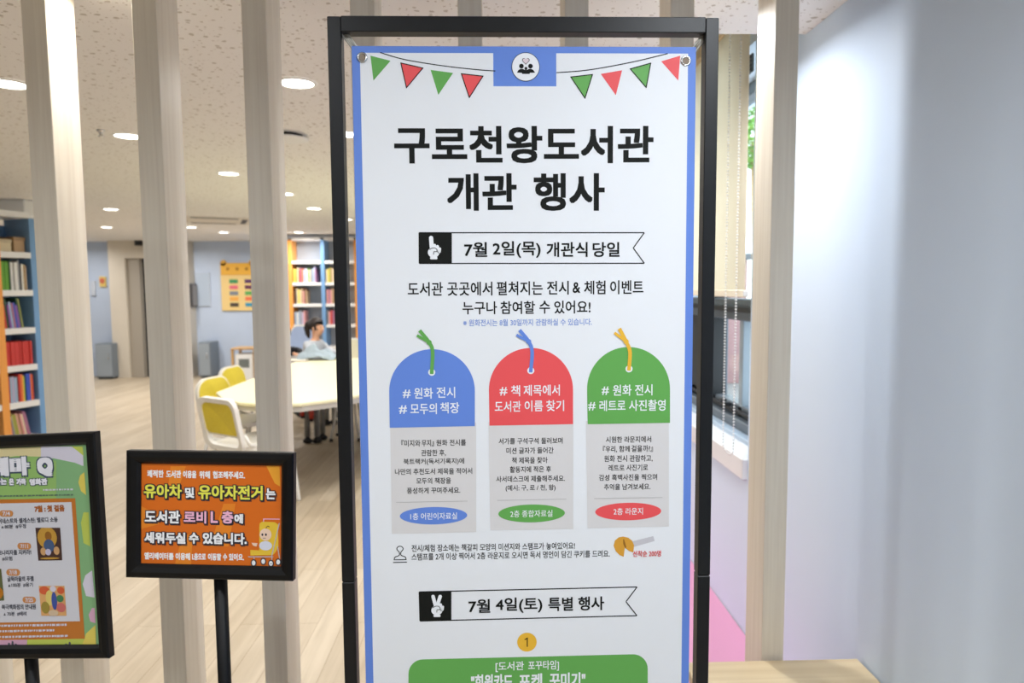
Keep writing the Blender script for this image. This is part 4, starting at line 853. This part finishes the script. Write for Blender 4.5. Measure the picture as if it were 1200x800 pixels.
def seated(label, hx, hy, hz, face, mats_, sh=.13, loc=None, hair='tail', table=.725):
    """child on a chair at (hx, hy), head centre at height hz, looking along face (unit xy); both forearms rest on the table"""
    f = Vector((face[0], face[1], 0)).normalized(); s = Vector((f.y, -f.x, 0))   # s: the reader's right
    H_ = Vector((hx, hy, hz)); pel = Vector((hx, hy, .50)) - f*.13; ch = Vector((hx, hy, hz-.24))-f*.06; nk = Vector((hx, hy, hz-.125))-f*.035
    v = {}; e = []
    def A(n, p, r, rg, par=None):
        v[n] = (tuple(p), r, rg)
        if par: e.append((par, n))
    A('pelvis', pel, (.115, .10), 'top'); A('belly', pel.lerp(ch, .5), (.10, .085), 'top', 'pelvis'); A('chest', ch, (.11, .085), 'top', 'belly'); A('collar', nk-Vector((0, 0, .03)), .052, 'top', 'chest')
    A('neck', nk+Vector((0, 0, .02)), .036, 'skin', 'collar'); A('skull', H_-f*.015-Vector((0, 0, .02)), (.066, .075), 'skin', 'neck'); A('crown', H_-f*.02+Vector((0, 0, .045)), (.068, .074), 'skin', 'skull')
    A('chin', H_+f*.055-Vector((0, 0, .068)), .026, 'skin', 'skull'); A('nose', H_+f*.082-Vector((0, 0, .018)), .011, 'skin', 'skull')
    for sd, sg in (('r', 1), ('l', -1)):
        shd = ch + s*sg*sh + Vector((0, 0, .05)); el = ch + s*sg*(sh+.06) + f*.10; el.z = table+.045
        wr = el + f*.20 - s*sg*.10; wr.z = table+.032
        A('sh'+sd, shd, .05, 'top', 'chest'); A('el'+sd, el, .036, 'top', 'sh'+sd); A('wr'+sd, wr, .024, 'top', 'el'+sd)
        d = (wr-el).normalized(); q_ = Vector((d.y, -d.x, 0)); pm = wr+d*.045; pm.z = table+.022
        A('hand'+sd, wr+d*.012, .02, 'skin', 'wr'+sd); A('palm'+sd, pm, (.028, .014), 'skin', 'hand'+sd)
        for k, (off, ln) in enumerate(((-.024, .045), (-.008, .055), (.008, .052), (.024, .04))):
            b0 = pm+d*.02+q_*off; b1 = b0+d*ln*.55+Vector((0, 0, .006)); b2 = b0+d*ln-Vector((0, 0, .008))
            A(f'fa{k}{sd}', b0, .0085, 'skin', 'palm'+sd); A(f'fb{k}{sd}', b1, .0078, 'skin', f'fa{k}{sd}'); A(f'fc{k}{sd}', b2, .0062, 'skin', f'fb{k}{sd}')
        th0 = pm - q_*sg*-.028 - d*.01; A('t0'+sd, th0, .009, 'skin', 'palm'+sd); A('t1'+sd, th0+d*.03+q_*sg*.008, .007, 'skin', 't0'+sd)
        hp = pel + s*sg*.085; kn = hp+f*.36+Vector((0, 0, -.02)); an = kn+f*.02; an.z = .08
        A('hip'+sd, hp, .075, 'legs', 'pelvis'); A('kn'+sd, kn, .052, 'legs', 'hip'+sd); A('an'+sd, an, .034, 'legs', 'kn'+sd); A('toe'+sd, an+f*.11-Vector((0, 0, .05)), .026, 'shoe', 'an'+sd)
    t = person(label, 'pelvis', v, e, None, mats_, loc or (hx, hy, 0)); 
    # hair, eyes, mouth
    Rf = Matrix(((s.x, f.x, 0, H_.x), (s.y, f.y, 0, H_.y), (0, 0, 1, H_.z), (0, 0, 0, 1)))
    b = bmesh.new(); bmesh.ops.create_uvsphere(b, u_segments=24, v_segments=16, radius=1)
    for w_ in b.verts:
        c = w_.co; c.x *= .083; c.z = c.z*.088+.034; c.y = c.y*.094-.022
    kill = [fc for fc in b.faces if fc.calc_center_median().y > .022 and fc.calc_center_median().z < .062 or fc.calc_center_median().z < -.03 and fc.calc_center_median().y > -.03]
    bmesh.ops.delete(b, geom=kill, context='FACES'); mb = MB(); mb.bm(b, M_HAIR, True, Rf)
    if hair == 'tail':
        mb.tube([Rf @ Vector(c) for c in ((0, -.10, .06), (0, -.135, .045), (0, -.15, -.01), (0, -.14, -.08), (0, -.125, -.13))], [.022, .034, .036, .028, .008], M_HAIR, 12)
    mb.build('hair', t)
    for sg in (-1, 1):
        mb = MB(); mb.ball(Rf @ Vector((sg*.03, .062, .004)), .009, mat('eye_dark', (30, 22, 20), .2), 10); mb.build('eye', t)
        mb = MB(); mb.ball(Rf @ Vector((sg*.074, -.012, -.012)), (.010, .016, .024), M_SKIN, 10); mb.build('ear', t)
    mb = MB(); mb.tube([Rf @ Vector(c) for c in ((-.018, .072, -.05), (0, .078, -.052), (.018, .072, -.05))], .004, mat('lip', (196, 108, 100), .5), 8); mb.build('mouth', t)
    return t
hp_ = on(372.5, 383.5, 1, 7.98)
girl = seated('girl with dark ponytail and light grey top leaning over the table', hp_.x, hp_.y, hp_.z, (.93, -.34), dict(top=mat('light_grey_jersey', (206, 212, 222), .8, vary=.03, scale=40), skin=M_SKIN, legs=mat('grey_trousers', (120, 124, 132), .8), shoe=mat('shoe_black', (26, 26, 28), .6)))
hp2 = on(333.5, 392, 1, 8.2)
boy = seated('reader in a black top half hidden by the third slat', hp2.x, hp2.y, hp2.z, (.8, -.55), dict(top=mat('black_jersey', (22, 24, 32), .8), skin=M_SKIN, legs=mat('dark_trousers', (60, 62, 72), .8), shoe=MATS['shoe_black']), hair='short', sh=.115)
for pr in (hp_, hp2):
    pass
s1 = make_chair('white chair the girl with the ponytail sits on', 'chairs around the reading table', False, M_CW, name='library_chair', top=.74, w=.32); s1.location = (hp_.x-.08, hp_.y+.04, 0); s1.rotation_euler = (0, 0, math.atan2(-.34, .93)-PI/2)
dup(s1, (hp2.x-.08, hp2.y+.05, 0), math.atan2(-.55, .8)-PI/2, 'white chair under the reader in the black top')
# jacket lying on the table, open book
bm_ = bmesh.new(); bmesh.ops.create_grid(bm_, x_segments=26, y_segments=18, size=1)
jc = on(384, 416, 2, .725); jc.y = 7.66
for v_ in bm_.verts:
    x, y = v_.co.x, v_.co.y; r = math.sqrt(x*x+y*y); n_ = noise.noise(Vector((x*2.2, y*3, 1))); hgt = max(0, 1-r*.8)*.15*(1+1.0*n_) + .012*abs(noise.noise(Vector((x*6, y*7, 4))))
    v_.co = Vector((jc.x+x*.21*(1+.15*n_), jc.y+y*.11*(1+.2*n_), .7235+max(0, hgt)))
ex = bmesh.ops.extrude_face_region(bm_, geom=bm_.faces[:])
for g in ex['geom']:
    if isinstance(g, bmesh.types.BMVert): g.co.z += .006
bmesh.ops.recalc_face_normals(bm_, faces=bm_.faces[:])
mb = MB(); mb.bm(bm_, mat('pale_blue_grey_cloth', (168, 184, 196), .85, vary=.08, scale=14), True)
tag(mb.build('jacket', None, (jc.x, jc.y, .7235)), 'crumpled pale blue grey jacket on the table in front of the girl', 'jacket')
oc = on(353, 419, 2, .73); oc.y = 7.55
t = thing('open_book', 'open white book lying on the table by the black sleeved reader', 'book', (oc.x, oc.y, .7225))
for sg in (-1, 1):
    b = MB(); b.prism([(oc.x+sg*.001, oc.y-.1), (oc.x+sg*.15, oc.y-.1), (oc.x+sg*.15, oc.y+.1), (oc.x+sg*.001, oc.y+.1)], .7245, .735, PAGES, bev=.002); b.build('page_block', t)
b = MB(); b.box((oc.x-.155, oc.y-.105, .7222), (oc.x+.155, oc.y+.105, .7245), mat('book_brown', BCOL['brown'], .5)); b.build('cover', t)

# ================================================================== FAR WALL THINGS
M_CAB = mat('grey_cabinet', (152, 162, 172), .45); M_CAB2 = mat('grey_cabinet_dark', (120, 130, 140), .45)
def cabinet(px0, px1, py0, label):
    y = FY-.42; x0_, x1_ = on(px0, 420, 1, y).x, on(px1, 420, 1, y).x; z1_ = on(px0, py0, 1, y).z
    t = thing('cabinet', label, 'cabinet', ((x0_+x1_)/2, y+.2, 0)); b = MB(); b.box((x0_, y, .03), (x1_, y+.36, z1_), M_CAB2, .006); b.build('body', t)
    b = MB(); b.box((x0_+.012, y-.016, .05), (x1_-.012, y-.001, z1_-.02), M_CAB, .004); d = b.build('door', t)
    b = MB(); b.tube([(x1_-.05, y-.016, z1_*.55), (x1_-.05, y-.04, z1_*.57), (x1_-.05, y-.04, z1_*.7), (x1_-.05, y-.016, z1_*.72)], .006, M_CHROME, 8); b.build('handle', d)
    b = MB(); b.box((x0_+.02, y+.02, 0), (x1_-.02, y+.34, .03), M_DARKAL); b.build('plinth', t)
cabinet(112, 132, 402.5, 'low grey cabinet left of the beige door surround'); cabinet(233, 247, 401, 'low grey cabinet by the blue wall under the chart')
# yellow chart on the wall
yw = FY-.03
def WXp(px): return on(px, 336, 1, yw).x
def WZp(py): return on(275, py, 1, yw).z
PC = Panel((WXp(259), yw, WZp(306)), (1, 0, 0), (0, 0, 1), (0, -1, 0)); 
t = thing('wall_chart', 'yellow colour chart hung on the far blue wall', 'chart', (WXp(280), yw, WZp(364)))
b = MB(); b.box((WXp(259), yw, WZp(364)), (WXp(300), yw+.025, WZp(309)), mat('chart_cream', (240, 208, 140), .5), .004); b.build('board', t)
b = MB(); b.box((WXp(259.5), yw-.012, WZp(322)), (WXp(299.5), yw, WZp(308)), mat('chart_amber', (244, 184, 66), .5), .004)
for ex in (263, 296): b.lathe([(.0001, 0), (.05, 0), (.05, .012), (.0001, .012)], mat('chart_amber', (244, 184, 66), .5), 20, Matrix.Translation((WXp(ex), yw-.012, WZp(308))) @ Matrix.Rotation(-PI/2, 4, 'X'))
for ex in (268, 279, 290): b.ball((WXp(ex), yw-.014, WZp(315)), (.03, .006, .03), mat('chart_brown', (190, 130, 40), .5), 12)
b.build('header', t)['label'] = 'amber header with rounded ears'
for k, (py, c1_, c2_) in enumerate(((329.5, (60, 150, 96), (88, 50, 100)), (336.5, (232, 112, 130), (100, 40, 80)), (343.5, (130, 136, 146), (96, 170, 90)), (350, (244, 176, 80), (240, 120, 80)), (357, (70, 60, 54), (60, 150, 180)))):
    b = MB(); b.box((WXp(269), yw-.006, WZp(py+2.2)), (WXp(279), yw, WZp(py-2.2)), mat(f'chart_bar_{k}', c1_, .5), .003); b.build('colour_bar', t); b = MB(); b.box((WXp(287), yw-.006, WZp(py+2.2)), (WXp(297), yw, WZp(py-2.2)), mat(f'chart_bar_b{k}', c2_, .5), .003)
    b.build('colour_bar', t)
# small sheets on the far wall
for px0, px1, py0, py1, m, lb in ((116.5, 124, 323, 335, mat('sheet_yellow', (236, 206, 120), .6), 'small yellow sheet on the blue wall left of the beige surround'), (106, 111.5, 328, 345, mat('sheet_pale', (206, 214, 228), .6), 'pale blank sheet on the blue wall beside the leftmost full slat')):
    b = MB(); b.box((WXp(px0), yw, WZp(py1)), (WXp(px1), yw+.03, WZp(py0)), m, .003)
    if 'yellow' in lb: b.ball((WXp(120), yw, WZp(328)), (.045, .004, .05), mat('sheet_red', (212, 110, 80), .6), 12)
    tag(b.build('wall_sheet', None, ((WXp(px0)+WXp(px1))/2, yw+.03, WZp(py1))), lb, 'poster')
b = MB(); b.box((WXp(229), FY-.02, WZp(359)), (WXp(246), FY, WZp(319)), mat('acrylic_board', (198, 208, 222), .2), .006); b.box((WXp(230), FY-.024, WZp(358)), (WXp(245), FY-.02, WZp(320)), mat('acrylic_board2', (188, 202, 220), .2))
tag(b.build('notice_board', None, (WXp(237), FY, WZp(359))), 'faint pale notice board on the blue wall left of the yellow chart', 'board')
yb_ = FY-.25; xs_ = on(224, 343, 1, yb_).x
b = MB(); b.box((xb-.0, yb_+.02, 1.22), (xb+.05, yb_+.2, 1.62), mat('dark_plate', (70, 70, 74), .5), .004); b.box((xb+.045, yb_+.03, 1.24), (xb+.055, yb_+.19, 1.60), mat('grey_plate', (150, 146, 144), .5))
tag(b.build('wall_plate', None, (xb, yb_+.1, 1.22)), 'dark framed plate on the side of the beige surround', 'sign')
p = on(163.5, 285, 1, yb_); b = MB(); b.box((p.x-.06, yb_-.06, p.z-.04), (p.x+.06, yb_, p.z+.05), mat('dark_box', (34, 34, 36), .5), .006); b.ball((p.x, yb_-.06, p.z), (.03, .02, .03), M_DARKAL, 10)
tag(b.build('camera_box', None, (p.x, yb_, p.z)), 'small black box fixed above the dark door', 'camera')
# stool table with a white machine
y = 11.3; x0_, x1_ = on(276, 420, 1, y).x, on(304, 420, 1, y).x; zt = on(285, 406.5, 1, y).z
t = thing('side_table', 'small wooden side table by the blue wall', 'side table', ((x0_+x1_)/2, y, 0))
b = MB(); b.box((x0_, y-.2, zt-.03), (x1_, y+.2, zt), M_STOOL, .005); b.build('tabletop', t)
for lx in (x0_+.02, x1_-.02):
    for ly in (-.17, .17):
        b = MB(); b.box((lx-.02, y+ly-.02, 0), (lx+.02, y+ly+.02, zt-.03), M_STOOL, .003); b.build('leg', t)
t = thing('air_purifier', 'white boxy machine with dark window under the wooden side table', 'machine', ((x0_+x1_)/2, y, 0))
b = MB(); b.box((x0_+.05, y-.16, .0), (x1_-.05, y+.14, zt-.1), M_WHITE, .02, None, 2); b.build('body', t)
b = MB(); b.box((x0_+.11, y-.168, zt-.32), (x1_-.11, y-.158, zt-.18), mat('machine_window', (112, 118, 116), .3), .003); b.build('window_panel', t)

# ================================================================== OUTSIDE THE WINDOW
b = MB(); b.box((3.0, 6, -.4), (14, 22, -.3), mat('asphalt', (140, 140, 140), .9, vary=.05, scale=10)); struct('ground', b)
mbk = mat('pink_brown_cladding', (176, 140, 140), .8, vary=.06, scale=8)
t = thing('building', 'pink brown building wall seen through the lower window', 'building', (4.3, 13, -.3))
b = MB(); b.box((3.6, 12.6, -.3), (4.72, 15, 2.0), mbk, .01); b.build('wall', t); b = MB(); b.box((3.55, 12.5, 2.0), (4.78, 15.1, 2.12), M_GREYAL, .01); b.build('parapet', t)
t = thing('tree', 'green leafy tree outside the window', 'tree', (4.6, 11.9, -.3))
b = MB(); b.tube([(4.6, 11.9, -.3), (4.62, 11.9, 1.6), (4.52, 11.92, 4.0)], [.1, .08, .04], M_STOOL, 10); b.build('trunk', t)
b = MB(); ml = mat('leaf_green', (110, 168, 70), .7, vary=.25, scale=6); ml2 = mat('leaf_light', (160, 204, 104), .7)
rl = random.Random(5)
for i in range(1500):
    a = rl.uniform(0, 2*PI); ph = math.acos(rl.uniform(-1, 1)); rr = rl.uniform(.55, 1)**.5
    c = Vector((4.5+.62*rr*math.sin(ph)*math.cos(a), 11.9+.62*rr*math.sin(ph)*math.sin(a), 4.25+.7*rr*math.cos(ph)))
    d1 = Vector((rl.uniform(-1, 1), rl.uniform(-1, 1), rl.uniform(-1, 1))).normalized(); d2 = d1.orthogonal().normalized(); s_ = rl.uniform(.05, .1)
    b.add([c-d1*s_, c-d2*s_*.5, c+d1*s_, c+d2*s_*.5], [(0, 1, 2, 3)], ml if rl.random() < .6 else ml2)
b.build('foliage', t)

bpy.data.objects.remove(_to); bpy.data.curves.remove(_tc)
